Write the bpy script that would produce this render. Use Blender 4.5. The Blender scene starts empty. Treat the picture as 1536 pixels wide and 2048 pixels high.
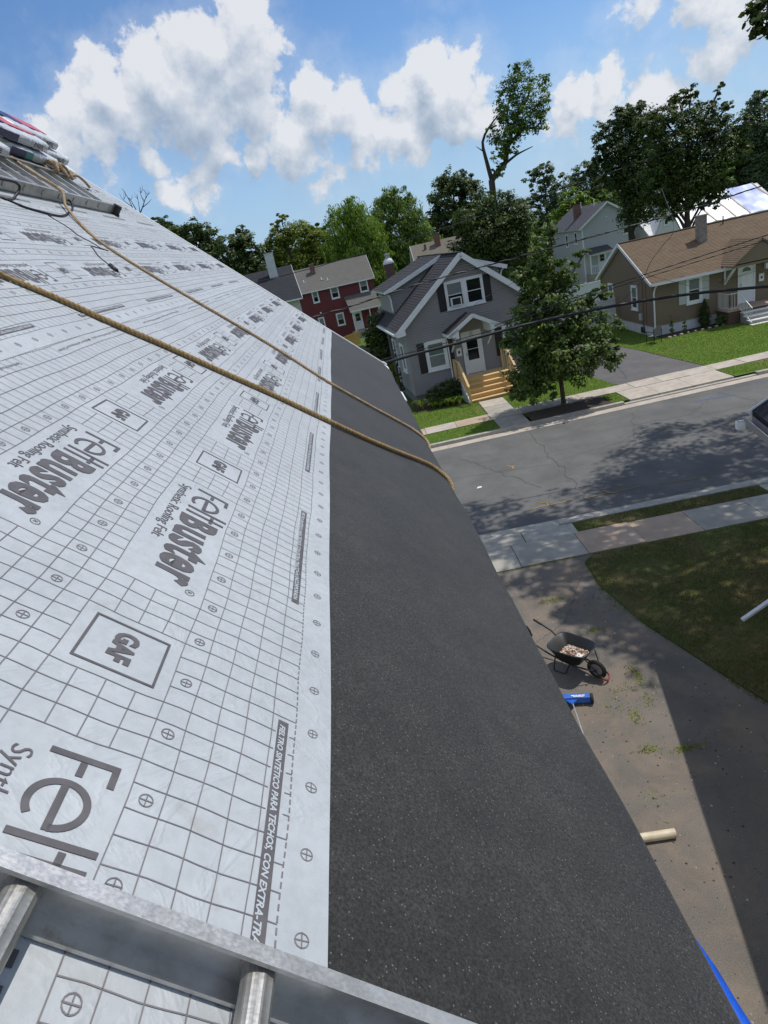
import bpy, math, random
import numpy as np
from mathutils import Vector, Matrix

SC = bpy.context.scene
COL = SC.collection
rad = math.radians

# ------------------------------------------------------------------ camera
# a phone held at the eave of a two-storey roof: 7.7 m above the street, looking along the eave,
# pitched down and rolled. World axes: X along the street, Y across it, Z up, street level 0.
FPX = 1268.57
YAW, PITCH, ROLL = rad(-0.33957), rad(22.0618), rad(-12.62308)
PITCH_ROOF, STREET = rad(43.30187), rad(-2.19266)
EYE, GAP = 7.7, 0.78                         # eye height, eye to roof plane
EX = np.array([math.cos(STREET), math.sin(STREET), 0.0])
EY = np.array([-math.sin(STREET), math.cos(STREET), 0.0])
RT = np.array([EX, EY, [0, 0, 1.0]])
_d = np.array([math.sin(YAW)*math.cos(PITCH), math.cos(YAW)*math.cos(PITCH), -math.sin(PITCH)])
_r0 = np.array([math.cos(YAW), -math.sin(YAW), 0.0]); _u0 = np.cross(_r0, _d)
_r = math.cos(ROLL)*_r0 + math.sin(ROLL)*_u0
_u = -math.sin(ROLL)*_r0 + math.cos(ROLL)*_u0
cam_d = bpy.data.cameras.new("camera")
cam = bpy.data.objects.new("camera", cam_d); COL.objects.link(cam)
cam_d.sensor_fit = 'VERTICAL'; cam_d.sensor_height = 36.0; cam_d.sensor_width = 27.0
cam_d.lens = FPX/2048*36.0
cam_d.clip_start = 0.05; cam_d.clip_end = 6000
_m = np.column_stack([RT @ _r, RT @ _u, -(RT @ _d)])
M4 = Matrix.Identity(4)
for i in range(3):
    for j in range(3): M4[i][j] = _m[i, j]
M4[2][3] = EYE
cam.matrix_world = M4
SC.camera = cam

# ------------------------------------------------------------------ sun, sky, exposure
SUN_AZ, SUN_EL = 21.0, 62.0                  # azimuth from +X towards +Y
sun_vec = Vector((math.cos(rad(SUN_EL))*math.cos(rad(SUN_AZ)), math.cos(rad(SUN_EL))*math.sin(rad(SUN_AZ)), math.sin(rad(SUN_EL))))
sl = bpy.data.lights.new("sun", 'SUN'); sl.energy = 3.6; sl.angle = rad(0.53); sl.color = (1.0, 0.955, 0.89)
so = bpy.data.objects.new("sun", sl); COL.objects.link(so)
so.rotation_euler = sun_vec.to_track_quat('Z', 'Y').to_euler(); so.location = sun_vec*60
SKY_STRENGTH = 0.13
SC.view_settings.view_transform = 'Standard'; SC.view_settings.look = 'None'
SC.view_settings.exposure = 0.0; SC.view_settings.gamma = 1.0; SC.view_settings.use_curve_mapping = False

W = bpy.data.worlds.new("World"); SC.world = W; W.use_nodes = True
def build_sky():
    nt = W.node_tree; nt.nodes.clear(); N = nt.nodes; L = nt.links
    out = N.new('ShaderNodeOutputWorld'); bg = N.new('ShaderNodeBackground'); bg.inputs['Strength'].default_value = SKY_STRENGTH
    L.new(bg.outputs[0], out.inputs['Surface'])
    sky = N.new('ShaderNodeTexSky'); sky.sky_type = 'NISHITA'; sky.sun_disc = False
    sky.sun_elevation = rad(SUN_EL); sky.sun_rotation = rad(90-SUN_AZ)
    sky.air_density = 1.0; sky.dust_density = 0.5; sky.ozone_density = 3.0; sky.altitude = 20
    # cloud density as a node group of the direction, used twice: here and a little way towards the sun
    g = bpy.data.node_groups.new("cloud_density", 'ShaderNodeTree')
    g.interface.new_socket("Dir", in_out='INPUT', socket_type='NodeSocketVector')
    g.interface.new_socket("Density", in_out='OUTPUT', socket_type='NodeSocketFloat')
    n = g.nodes; l = g.links
    gi = n.new('NodeGroupInput'); go = n.new('NodeGroupOutput')
    def math_(op, a, b=None, c=None, clamp=False):
        m = n.new('ShaderNodeMath'); m.operation = op; m.use_clamp = clamp
        for k, v in enumerate((a, b, c)):
            if v is None: continue
            if isinstance(v, (int, float)): m.inputs[k].default_value = v
            else: l.new(v, m.inputs[k])
        return m.outputs[0]
    def noise(scale, detail, rough, vec, dist=0.0):
        t = n.new('ShaderNodeTexNoise'); t.inputs['Scale'].default_value = scale; t.inputs['Detail'].default_value = detail
        t.inputs['Roughness'].default_value = rough; t.inputs['Distortion'].default_value = dist
        l.new(vec, t.inputs['Vector']); return t
    src = gi.outputs[0]
    warp = noise(14.0, 6.0, 0.62, src)
    sub = n.new('ShaderNodeVectorMath'); sub.operation = 'SUBTRACT'; l.new(warp.outputs['Color'], sub.inputs[0]); sub.inputs[1].default_value = (.5, .5, .5)
    sc = n.new('ShaderNodeVectorMath'); sc.operation = 'SCALE'; l.new(sub.outputs[0], sc.inputs[0]); sc.inputs['Scale'].default_value = 0.070
    ad = n.new('ShaderNodeVectorMath'); ad.operation = 'ADD'; l.new(src, ad.inputs[0]); l.new(sc.outputs[0], ad.inputs[1])
    wv = ad.outputs[0]
    cur = None
    for (cx, cy, cz, rr, st) in CLOUDS:
        s = n.new('ShaderNodeVectorMath'); s.operation = 'DISTANCE'; l.new(wv, s.inputs[0]); s.inputs[1].default_value = (cx, cy, cz)
        v = math_('MULTIPLY_ADD', s.outputs['Value'], -st/rr, st)
        cur = v if cur is None else math_('MAXIMUM', cur, v)
    # everywhere else: scattered cumulus of the same kind, thinning overhead; cover raised out of view to brighten the fill light
    far = noise(3.1, 3.0, 0.5, wv)
    rest = math_('MULTIPLY_ADD', far.outputs['Fac'], 4.0, -1.75)
    # the blobs own the part of the sky they stand in
    dd = n.new('ShaderNodeVectorMath'); dd.operation = 'DISTANCE'; l.new(src, dd.inputs[0]); dd.inputs[1].default_value = (0.08, 0.975, 0.2)
    own = math_('MULTIPLY_ADD', dd.outputs['Value'], 3.2, -1.6, clamp=True)
    rest2 = math_('MULTIPLY_ADD', own, 1.2, -1.2)
    rest3 = math_('ADD', rest, rest2)
    cur = math_('MAXIMUM', cur, rest3)
    fine = noise(30.0, 10.0, 0.60, src, 0.15)
    big = noise(11.0, 3.0, 0.5, src)
    d1 = math_('MULTIPLY_ADD', fine.outputs['Fac'], 1.9, -1.02)
    d2 = math_('MULTIPLY_ADD', big.outputs['Fac'], 1.5, -0.78)
    tot = math_('ADD', cur, math_('ADD', d1, d2))
    l.new(tot, go.inputs[0])
    tc = N.new('ShaderNodeTexCoord')
    nrm = N.new('ShaderNodeVectorMath'); nrm.operation = 'NORMALIZE'; L.new(tc.outputs['Generated'], nrm.inputs[0])
    A = N.new('ShaderNodeGroup'); A.node_tree = g; L.new(nrm.outputs[0], A.inputs[0])
    off = N.new('ShaderNodeVectorMath'); off.operation = 'ADD'; L.new(nrm.outputs[0], off.inputs[0]); off.inputs[1].default_value = (0.012, 0.0, 0.022)
    B = N.new('ShaderNodeGroup'); B.node_tree = g; L.new(off.outputs[0], B.inputs[0])
    def M_(op, a, b=None, c=None, clamp=False):
        m = N.new('ShaderNodeMath'); m.operation = op; m.use_clamp = clamp
        for k, v in enumerate((a, b, c)):
            if v is None: continue
            if isinstance(v, (int, float)): m.inputs[k].default_value = v
            else: L.new(v, m.inputs[k])
        return m.outputs[0]
    cov = N.new('ShaderNodeMapRange'); cov.interpolation_type = 'SMOOTHSTEP'; L.new(A.outputs[0], cov.inputs[0])
    cov.inputs[1].default_value = -0.06; cov.inputs[2].default_value = 0.36
    lit = M_('SUBTRACT', A.outputs[0], B.outputs[0])
    lit = M_('MULTIPLY_ADD', lit, 0.42, 0.70, clamp=True)
    thick = M_('MULTIPLY_ADD', A.outputs[0], -0.12, 1.08, clamp=True)
    lit = M_('MULTIPLY', lit, thick)
    off2 = N.new('ShaderNodeVectorMath'); off2.operation = 'ADD'; L.new(nrm.outputs[0], off2.inputs[0]); off2.inputs[1].default_value = (0.012, 0.0, 0.060)
    C2 = N.new('ShaderNodeGroup'); C2.node_tree = g; L.new(off2.outputs[0], C2.inputs[0])
    under = M_('MULTIPLY_ADD', C2.outputs[0], -0.42, 1.0, clamp=True)
    lit = M_('MULTIPLY', lit, M_('MAXIMUM', under, 0.50))
    ramp = N.new('ShaderNodeValToRGB'); L.new(lit, ramp.inputs[0])
    e = ramp.color_ramp.elements; k = 1.0/SKY_STRENGTH
    e[0].position = 0.12; e[0].color = (0.31*k, 0.39*k, 0.51*k, 1)
    e[1].position = 0.80; e[1].color = (0.80*k, 0.815*k, 0.85*k, 1)
    em = e.new(0.42); em.color = (0.50*k, 0.57*k, 0.67*k, 1)
    mx = N.new('ShaderNodeMix'); mx.data_type = 'RGBA'
    veil = N.new('ShaderNodeMapRange'); veil.interpolation_type = 'SMOOTHSTEP'; L.new(A.outputs[0], veil.inputs[0])
    veil.inputs[1].default_value = -1.0; veil.inputs[2].default_value = 0.3; veil.inputs[4].default_value = 0.20
    L.new(M_('MAXIMUM', M_('MULTIPLY', cov.outputs[0], 0.93), veil.outputs[0]), mx.inputs[0])
    # summer haze: the blue pales towards the horizon
    sep = N.new('ShaderNodeSeparateXYZ'); L.new(nrm.outputs[0], sep.inputs[0])
    hz = M_('MULTIPLY_ADD', sep.outputs['Z'], -3.4, 0.86, clamp=True)
    hm = N.new('ShaderNodeMix'); hm.data_type = 'RGBA'; L.new(hz, hm.inputs[0]); 
    tint = N.new('ShaderNodeMix'); tint.data_type = 'RGBA'; tint.blend_type = 'MULTIPLY'; tint.inputs[0].default_value = 1.0
    L.new(sky.outputs[0], tint.inputs[6]); tint.inputs[7].default_value = (0.67, 0.84, 1.0, 1)
    L.new(tint.outputs[2], hm.inputs[6])
    hm.inputs[7].default_value = (0.40*k, 0.57*k, 0.80*k, 1)
    L.new(hm.outputs[2], mx.inputs[6]); L.new(ramp.outputs[0], mx.inputs[7])
    L.new(mx.outputs[2], bg.inputs['Color'])
# cumulus: unit direction, angular radius, strength
CLOUDS = [(-0.088, 0.955, 0.286, .045, 1.6), (-0.135, 0.953, 0.268, .055, 1.6), (-0.20, 0.946, 0.252, .055, 1.6), (-0.26, 0.934, 0.240, .050, 1.5),
    (-0.310, 0.92, 0.228, .045, 1.4), (-0.245, 0.946, 0.218, .060, 1.5), (-0.165, 0.965, 0.222, .065, 1.6), (-0.085, 0.967, 0.240, .060, 1.6), (-0.105, 0.972, 0.210, .055, 1.5), (-0.34, 0.915, 0.200, .050, 1.1), (-0.40, 0.89, 0.215, .05, 1.1),
    (-0.285, 0.932, 0.205, .045, 1.2),
    (-0.010, 0.98, 0.200, .040, 1.35), (0.025, 0.98, 0.178, .050, 1.25), (-0.005, 0.985, 0.168, .050, 1.2), (-0.050, 0.987, 0.150, .045, 1.3), (0.045, 0.985, 0.150, .045, 1.1),
    (0.105, 0.975, 0.180, .035, 1.3), (0.138, 0.973, 0.190, .042, 1.6), (0.175, 0.968, 0.172, .040, 1.3), (0.145, 0.975, 0.155, .045, 1.2), (0.095, 0.98, 0.130, .038, 1.35), (0.04, 0.99, 0.128, .035, 1.2), (0.065, 0.985, 0.145, .03, 1.2), (0.16, 0.975, 0.125, .03, 1.1),
    (0.19, 0.97, 0.132, .035, .85), (-0.231, 0.96, 0.165, .028, 1.4), (-0.157, 0.977, 0.152, .020, 1.2), (-0.178, 0.972, 0.135, .020, .9), (-0.117, 0.982, 0.148, .022, 1.3), (-0.224, 0.967, 0.128, .030, 1.1), (-0.19, 0.972, 0.112, .022, .9),
    (0.312, 0.94, 0.124, .042, 1.35), (0.350, 0.928, 0.122, .038, 1.2), (0.407, 0.907, 0.105, .05, .8), (0.350, 0.93, 0.10, .045, .8), (0.445, 0.875, 0.178, .055, 1.0), (0.50, 0.855, 0.160, .06, 1.05),
    (0.30, 0.945, 0.10, .045, .8), (0.395, 0.90, 0.198, .04, .8), (-0.02, 0.99, 0.105, .035, .7), (0.47, 0.875, 0.115, .05, .8), (0.56, 0.82, 0.13, .07, 1.0)]
build_sky()

# ------------------------------------------------------------------ helpers
WPOS = {}                                    # world position of every Empty / parent object by name
def to_np(p): return np.asarray(p, dtype=float)
def R(s, y, h=0.0):
    """point on our roof: s metres down the slope, y along the eave, h above the felt"""
    c, n = math.cos(PITCH_ROOF), math.sin(PITCH_ROOF)
    x = s*c + (h-GAP)*n; z = -s*n + (h-GAP)*c
    return (x*EX[0] + y*EX[1], x*EY[0] + y*EY[1], z + EYE)
def FWP(x, y, z):
    return (x*EX[0] + y*EX[1], x*EY[0] + y*EY[1], z)

class MB:
    def __init__(s, T=None): s.v = []; s.f = []; s.m = []; s.uv = []; s.T = T
    def add(s, vs, fs, mi=0, uvs=None):
        o = len(s.v)
        s.v += [tuple(s.T(*p)) if s.T else tuple(p) for p in vs]
        s.f += [tuple(i+o for i in f) for f in fs]; s.m += [mi]*len(fs)
        s.uv += uvs if uvs else [None]*len(fs)
        return s
    def box(s, x0, x1, y0, y1, z0, z1, mi=0):
        v = [(x0,y0,z0),(x1,y0,z0),(x1,y1,z0),(x0,y1,z0),(x0,y0,z1),(x1,y0,z1),(x1,y1,z1),(x0,y1,z1)]
        return s.add(v, [(3,2,1,0),(4,5,6,7),(0,1,5,4),(1,2,6,5),(2,3,7,6),(3,0,4,7)], mi)
    def quad(s, a, b, c, d, mi=0): return s.add([a,b,c,d], [(0,1,2,3)], mi)
    def poly(s, pts, mi=0): return s.add(list(pts), [tuple(range(len(pts)))], mi)
    def prism(s, pts, vec, mi=0):
        n = len(pts); w = [(p[0]+vec[0], p[1]+vec[1], p[2]+vec[2]) for p in pts]
        return s.add(list(pts)+w, [tuple(reversed(range(n))), tuple(range(n, 2*n))] + [(i,(i+1)%n,n+(i+1)%n,n+i) for i in range(n)], mi)
    def bar(s, p, q, w, t, up=(0,0,1), mi=0):
        p = to_np(p); q = to_np(q); a = q-p; a /= np.linalg.norm(a); up = to_np(up)
        b = np.cross(a, up); b /= np.linalg.norm(b); c = np.cross(b, a)
        v = []
        for e in (p, q):
            for (i, j) in ((-1,-1),(1,-1),(1,1),(-1,1)): v.append(tuple(e + b*i*w/2 + c*j*t/2))
        return s.add(v, [(3,2,1,0),(4,5,6,7),(0,1,5,4),(1,2,6,5),(2,3,7,6),(3,0,4,7)], mi)
    def tube(s, path, r, n=8, mi=0, cap=True, twist=0.0):
        P = [to_np(s.T(*p)) if s.T else to_np(p) for p in path]; k = len(P)
        rr = r if hasattr(r, '__len__') else [r]*k
        vs = []; ref = None
        for i in range(k):
            t = P[min(i+1,k-1)] - P[max(i-1,0)]; t /= (np.linalg.norm(t) or 1)
            if ref is None:
                ref = np.cross(t, (0,0,1.0))
                if np.linalg.norm(ref) < 1e-3: ref = np.cross(t, (1.0,0,0))
            ref = ref - t*np.dot(ref, t); ref /= (np.linalg.norm(ref) or 1); b = np.cross(t, ref)
            for j in range(n):
                a = 2*math.pi*j/n + twist*i; vs.append(tuple(P[i] + (ref*math.cos(a) + b*math.sin(a))*rr[i]))
        fs = [(i*n+j, i*n+(j+1)%n, (i+1)*n+(j+1)%n, (i+1)*n+j) for i in range(k-1) for j in range(n)]
        if cap: fs += [tuple(reversed(range(n))), tuple(range((k-1)*n, k*n))]
        T = s.T; s.T = None; s.add(vs, fs, mi); s.T = T
        return s
    def lathe(s, prof, c, n=16, mi=0, axis=(0,0,1)):
        a = Vector(axis).normalized(); q = Vector((0,0,1)).rotation_difference(a)
        vs = []
        for (r, z) in prof:
            for j in range(n):
                t = 2*math.pi*j/n; p = q @ Vector((r*math.cos(t), r*math.sin(t), z)); vs.append((c[0]+p.x, c[1]+p.y, c[2]+p.z))
        k = len(prof)
        return s.add(vs, [(i*n+j, i*n+(j+1)%n, (i+1)*n+(j+1)%n, (i+1)*n+j) for i in range(k-1) for j in range(n)], mi)

def link(o, parent=None):
    COL.objects.link(o)
    if parent is not None: o.parent = parent
    return o
def mesh_from(name, v, f, mats, mi=None, origin=(0,0,0), uv=None, smooth=False):
    me = bpy.data.meshes.new(name)
    v = np.asarray(v, dtype=np.float64) - np.asarray(origin)
    me.from_pydata(v.tolist(), [], f)
    for m in (mats if isinstance(mats, (list, tuple)) else [mats]): me.materials.append(m)
    if mi is not None and any(mi): me.polygons.foreach_set('material_index', mi)
    if uv is not None and any(u is not None for u in uv):
        la = me.uv_layers.new(name='UVMap'); flat = []
        for fi, ff in enumerate(f):
            us = uv[fi]
            for k in range(len(ff)): flat += list(us[k]) if us is not None else [0.0, 0.0]
        la.data.foreach_set('uv', flat)
    if smooth: me.polygons.foreach_set('use_smooth', [True]*len(me.polygons))
    me.update(); return me
def build(name, mb, mats, parent=None, smooth=False, kind=None, label=None, cat=None, group=None):
    if not mb.v: return None
    V = np.asarray(mb.v); lo, hi = V.min(0), V.max(0)
    org = np.array([(lo[0]+hi[0])/2, (lo[1]+hi[1])/2, lo[2]])
    me = mesh_from(name, V, mb.f, mats, mb.m, org, mb.uv, smooth)
    o = bpy.data.objects.new(name, me); link(o, parent)
    pw = np.array(WPOS[parent.name]) if parent is not None else np.zeros(3)
    o.location = tuple(org-pw); WPOS[o.name] = tuple(org)
    if kind: o['kind'] = kind
    if label: o['label'] = label
    if cat: o['category'] = cat
    if group: o['group'] = group
    return o
def struct(name, mb, mats, parent=None, smooth=False): return build(name, mb, mats, parent, smooth, kind='structure')
def thing(name, loc, label, cat, group=None):
    o = bpy.data.objects.new(name, None); o.empty_display_size = .2; link(o); o.location = loc; WPOS[o.name] = tuple(loc)
    o['label'] = label; o['category'] = cat
    if group: o['group'] = group
    return o
def copy_tree(o, loc, parent=None, scale=None, rz=None, label=None):
    c = o.copy(); COL.objects.link(c)
    if parent is not None: c.parent = parent
    else:
        c.location = loc
        if scale: c.scale = scale
        if rz is not None: c.rotation_euler = (0, 0, rz)
        if label: c['label'] = label
    for ch in o.children: copy_tree(ch, None, c)
    return c

# ------------------------------------------------------------------ materials
def nmat(name):
    m = bpy.data.materials.new(name); m.use_nodes = True
    nt = m.node_tree; return m, nt.nodes, nt.links, nt.nodes['Principled BSDF']
def rgba(c): return (c[0], c[1], c[2], 1.0)
def noise_node(N, L, vec, scale, detail=4, rough=.55, dist=0):
    t = N.new('ShaderNodeTexNoise'); t.inputs['Scale'].default_value = scale; t.inputs['Detail'].default_value = detail
    t.inputs['Roughness'].default_value = rough; t.inputs['Distortion'].default_value = dist; L.new(vec, t.inputs['Vector']); return t
def ramp_node(N, L, fac, stops):
    r = N.new('ShaderNodeValToRGB'); L.new(fac, r.inputs[0]); e = r.color_ramp.elements
    e[0].position, e[0].color = stops[0][0], rgba(stops[0][1]); e[1].position, e[1].color = stops[-1][0], rgba(stops[-1][1])
    for p, c in stops[1:-1]:
        k = e.new(p); k.color = rgba(c)
    return r
def mix_node(N, L, fac, a, b, blend='MIX'):
    m = N.new('ShaderNodeMix'); m.data_type = 'RGBA'; m.blend_type = blend
    for sock, v in ((0, fac), (6, a), (7, b)):
        if isinstance(v, (int, float)): m.inputs[sock].default_value = v
        elif isinstance(v, tuple): m.inputs[sock].default_value = rgba(v)
        else: L.new(v, m.inputs[sock])
    return m.outputs[2]
def coords(N, L, kind='Object', scale=(1,1,1)):
    t = N.new('ShaderNodeTexCoord'); mp = N.new('ShaderNodeMapping'); mp.inputs['Scale'].default_value = scale
    L.new(t.outputs[kind], mp.inputs['Vector']); return mp.outputs[0]
def bump_node(N, L, P, height, strength, dist):
    b = N.new('ShaderNodeBump'); b.inputs['Strength'].default_value = strength; b.inputs['Distance'].default_value = dist
    L.new(height, b.inputs['Height']); L.new(b.outputs[0], P.inputs['Normal']); return b
def simple(name, col, rough=.7, metal=0.0, col2=None, scale=6.0, detail=5, bump=0.0, bscale=40.0, bdist=.004, spec=.5, lo=.35, hi=.68, stretch=(1,1,1), kind='Object'):
    m, N, L, P = nmat(name)
    P.inputs['Base Color'].default_value = rgba(col); P.inputs['Roughness'].default_value = rough; P.inputs['Metallic'].default_value = metal
    P.inputs['Specular IOR Level'].default_value = spec
    v = coords(N, L, kind, stretch)
    if col2:
        t = noise_node(N, L, v, scale, detail); r = ramp_node(N, L, t.outputs['Fac'], [(lo, col), (hi, col2)])
        L.new(r.outputs[0], P.inputs['Base Color'])
    if bump:
        t = noise_node(N, L, v, bscale, 4); bump_node(N, L, P, t.outputs['Fac'], bump, bdist)
    return m
def shingle(name, cols, w=.32, h=.14):
    """asphalt shingle colours per tab from the UV in metres; the courses themselves are geometry"""
    m, N, L, P = nmat(name); P.inputs['Roughness'].default_value = .92; P.inputs['Specular IOR Level'].default_value = .2
    t = N.new('ShaderNodeTexCoord'); b = N.new('ShaderNodeTexBrick'); L.new(t.outputs['UV'], b.inputs['Vector'])
    b.inputs['Scale'].default_value = 1.0; b.inputs['Brick Width'].default_value = w; b.inputs['Row Height'].default_value = h
    b.inputs['Mortar Size'].default_value = .004; b.inputs['Color1'].default_value = rgba(cols[0]); b.inputs['Color2'].default_value = rgba(cols[1])
    b.inputs['Mortar'].default_value = rgba(tuple(c*.55 for c in cols[0])); b.offset = .37
    n1 = noise_node(N, L, t.outputs['UV'], 1.7, 6); n2 = noise_node(N, L, t.outputs['UV'], 90, 3)
    c = mix_node(N, L, .55, b.outputs['Color'], ramp_node(N, L, n1.outputs['Fac'], [(.3, cols[0]), (.7, cols[2])]).outputs[0])
    c = mix_node(N, L, .35, c, n2.outputs['Fac'], 'OVERLAY')
    L.new(c, P.inputs['Base Color']); bump_node(N, L, P, n2.outputs['Fac'], .25, .004)
    return m
def leafmat(name, a, b, c, trans=.28):
    m, N, L, P = nmat(name)
    at = N.new('ShaderNodeAttribute'); at.attribute_name = 'tone'
    r = ramp_node(N, L, at.outputs['Fac'], [(0.0, a), (.55, b), (1.0, c)])
    L.new(r.outputs[0], P.inputs['Base Color']); P.inputs['Roughness'].default_value = .55; P.inputs['Specular IOR Level'].default_value = .35
    tr = N.new('ShaderNodeBsdfTranslucent'); mixc = mix_node(N, L, .5, r.outputs[0], (b[0]*1.6, b[1]*1.7, b[2]*.7)); L.new(mixc, tr.inputs['Color'])
    ms = N.new('ShaderNodeMixShader'); ms.inputs[0].default_value = trans
    L.new(P.outputs[0], ms.inputs[1]); L.new(tr.outputs[0], ms.inputs[2])
    L.new(ms.outputs[0], N['Material Output'].inputs['Surface'])
    return m

def mat_felt():
    m, N, L, P = nmat('synthetic_felt'); v = coords(N, L)
    n1 = noise_node(N, L, v, 3.2, 6, .6); n2 = noise_node(N, L, v, 38, 5, .6); n3 = noise_node(N, L, v, 420, 2)
    c = ramp_node(N, L, n1.outputs['Fac'], [(.3, (.372,.402,.424)), (.7, (.435,.465,.488))]).outputs[0]
    c2 = ramp_node(N, L, n2.outputs['Fac'], [(.36, (.86,.85,.84)), (.6, (1,1,1))]).outputs[0]
    c = mix_node(N, L, .6, c, c2, 'MULTIPLY')
    n4 = noise_node(N, L, v, 5.5, 8, .7, .4)      # brownish scuffs
    d = ramp_node(N, L, n4.outputs['Fac'], [(.60, (0,0,0)), (.78, (1,1,1))])
    c = mix_node(N, L, d.outputs[0], c, (.325,.305,.285))
    L.new(c, P.inputs['Base Color']); P.inputs['Roughness'].default_value = .55; P.inputs['Specular IOR Level'].default_value = .35
    b1 = N.new('ShaderNodeBump'); b1.inputs['Strength'].default_value = .24; b1.inputs['Distance'].default_value = .012
    w = noise_node(N, L, v, 7, 4, .55, .6)
    cr = noise_node(N, L, v, 2.6, 5, .6, 1.6); ab = N.new('ShaderNodeMath'); ab.operation = 'SUBTRACT'; L.new(cr.outputs['Fac'], ab.inputs[0]); ab.inputs[1].default_value = .5
    a2 = N.new('ShaderNodeMath'); a2.operation = 'ABSOLUTE'; L.new(ab.outputs[0], a2.inputs[0]); mrr = N.new('ShaderNodeMapRange'); L.new(a2.outputs[0], mrr.inputs[0]); mrr.inputs[1].default_value = 0; mrr.inputs[2].default_value = .035; mrr.inputs[3].default_value = .55; mrr.inputs[4].default_value = 0
    a3 = N.new('ShaderNodeMath'); a3.operation = 'ADD'; L.new(w.outputs['Fac'], a3.inputs[0]); L.new(mrr.outputs[0], a3.inputs[1]); L.new(a3.outputs[0], b1.inputs['Height'])
    b2 = N.new('ShaderNodeBump'); b2.inputs['Strength'].default_value = .22; b2.inputs['Distance'].default_value = .0012
    L.new(n3.outputs['Fac'], b2.inputs['Height']); L.new(b1.outputs[0], b2.inputs['Normal'])
    b3 = N.new('ShaderNodeBump'); b3.inputs['Strength'].default_value = .3; b3.inputs['Distance'].default_value = .003
    L.new(n2.outputs['Fac'], b3.inputs['Height']); L.new(b2.outputs[0], b3.inputs['Normal']); L.new(b3.outputs[0], P.inputs['Normal'])
    return m
def mat_membrane():
    m, N, L, P = nmat('mineral_membrane'); v = coords(N, L)
    n1 = noise_node(N, L, v, 3, 6, .65); c = ramp_node(N, L, n1.outputs['Fac'], [(.3, (.0100,.0099,.0095)), (.72, (.0215,.0208,.0198))]).outputs[0]
    n2 = noise_node(N, L, v, 170, 4, .75); nm = noise_node(N, L, v, 14, 5, .65); c = mix_node(N, L, 1.0, c, ramp_node(N, L, nm.outputs['Fac'], [(.3, (.78,.78,.78)), (.7, (1.22,1.21,1.2))]).outputs[0], 'MULTIPLY'); c2 = ramp_node(N, L, n2.outputs['Fac'], [(.38, (.30,.30,.30)), (.70, (3.2,3.2,3.1))]).outputs[0]
    c = mix_node(N, L, 1.0, c, c2, 'MULTIPLY')
    vo = N.new('ShaderNodeTexVoronoi'); vo.inputs['Scale'].default_value = 240; L.new(v, vo.inputs['Vector'])
    sep = N.new('ShaderNodeSeparateColor'); L.new(vo.outputs['Color'], sep.inputs[0])
    a = N.new('ShaderNodeMath'); a.operation = 'GREATER_THAN'; L.new(sep.outputs[0], a.inputs[0]); a.inputs[1].default_value = .95
    b = N.new('ShaderNodeMath'); b.operation = 'LESS_THAN'; L.new(vo.outputs['Distance'], b.inputs[0]); b.inputs[1].default_value = .36
    k = N.new('ShaderNodeMath'); k.operation = 'MULTIPLY'; L.new(a.outputs[0], k.inputs[0]); L.new(b.outputs[0], k.inputs[1])
    c = mix_node(N, L, k.outputs[0], c, (.12,.12,.115))
    sc = noise_node(N, L, coords(N, L, 'Object', (2.2, 9, 2.2)), 2.6, 5, .7)   # faint scuffs
    s = ramp_node(N, L, sc.outputs['Fac'], [(.66, (0,0,0)), (.76, (1,1,1))]); c = mix_node(N, L, s.outputs[0], c, (.017,.017,.018))
    L.new(c, P.inputs['Base Color']); P.inputs['Roughness'].default_value = .72; P.inputs['Specular IOR Level'].default_value = .45; P.inputs['Sheen Weight'].default_value = .13; P.inputs['Sheen Roughness'].default_value = .45
    bump_node(N, L, P, n2.outputs['Fac'], .8, .003)
    return m
def mat_asphalt(name, a, b, stain=None, grit=170):
    m, N, L, P = nmat(name); v = coords(N, L)
    n1 = noise_node(N, L, v, .7, 7, .62); c = ramp_node(N, L, n1.outputs['Fac'], [(.32, a), (.7, b)]).outputs[0]
    n2 = noise_node(N, L, v, grit, 3, .7); c = mix_node(N, L, .5, c, ramp_node(N, L, n2.outputs['Fac'], [(.35, (.35,.35,.35)), (.68, (1.5,1.5,1.5))]).outputs[0], 'MULTIPLY')
    if stain:
        n3 = noise_node(N, L, v, .9, 8, .7, .5); s = ramp_node(N, L, n3.outputs['Fac'], [(.47, (0,0,0)), (.78, (1,1,1))]); c = mix_node(N, L, s.outputs[0], c, stain)
        vo = noise_node(N, L, v, 34, 2, .5); s2 = ramp_node(N, L, vo.outputs['Fac'], [(.71, (0,0,0)), (.74, (1,1,1))]); c = mix_node(N, L, s2.outputs[0], c, (.16,.145,.12))
    L.new(c, P.inputs['Base Color']); P.inputs['Roughness'].default_value = .9; P.inputs['Specular IOR Level'].default_value = .3
    bump_node(N, L, P, n2.outputs['Fac'], .7, .006)
    return m
def mat_lawn(name, a, b, dry, amt=.6):
    m, N, L, P = nmat(name); v = coords(N, L)
    n1 = noise_node(N, L, v, .55, 6, .6); n2 = noise_node(N, L, v, 9, 5, .7); n3 = noise_node(N, L, v, 70, 3, .7)
    c = ramp_node(N, L, n2.outputs['Fac'], [(.3, a), (.7, b)]).outputs[0]
    s = ramp_node(N, L, n1.outputs['Fac'], [(amt-.08, (0,0,0)), (amt+.12, (1,1,1))]); c = mix_node(N, L, s.outputs[0], c, dry)
    c = mix_node(N, L, .7, c, ramp_node(N, L, n3.outputs['Fac'], [(.3, (.45,.45,.45)), (.7, (1.45,1.45,1.45))]).outputs[0], 'MULTIPLY')
    L.new(c, P.inputs['Base Color']); P.inputs['Roughness'].default_value = .95; P.inputs['Specular IOR Level'].default_value = .1
    bump_node(N, L, P, n3.outputs['Fac'], .8, .03)
    return m
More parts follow.
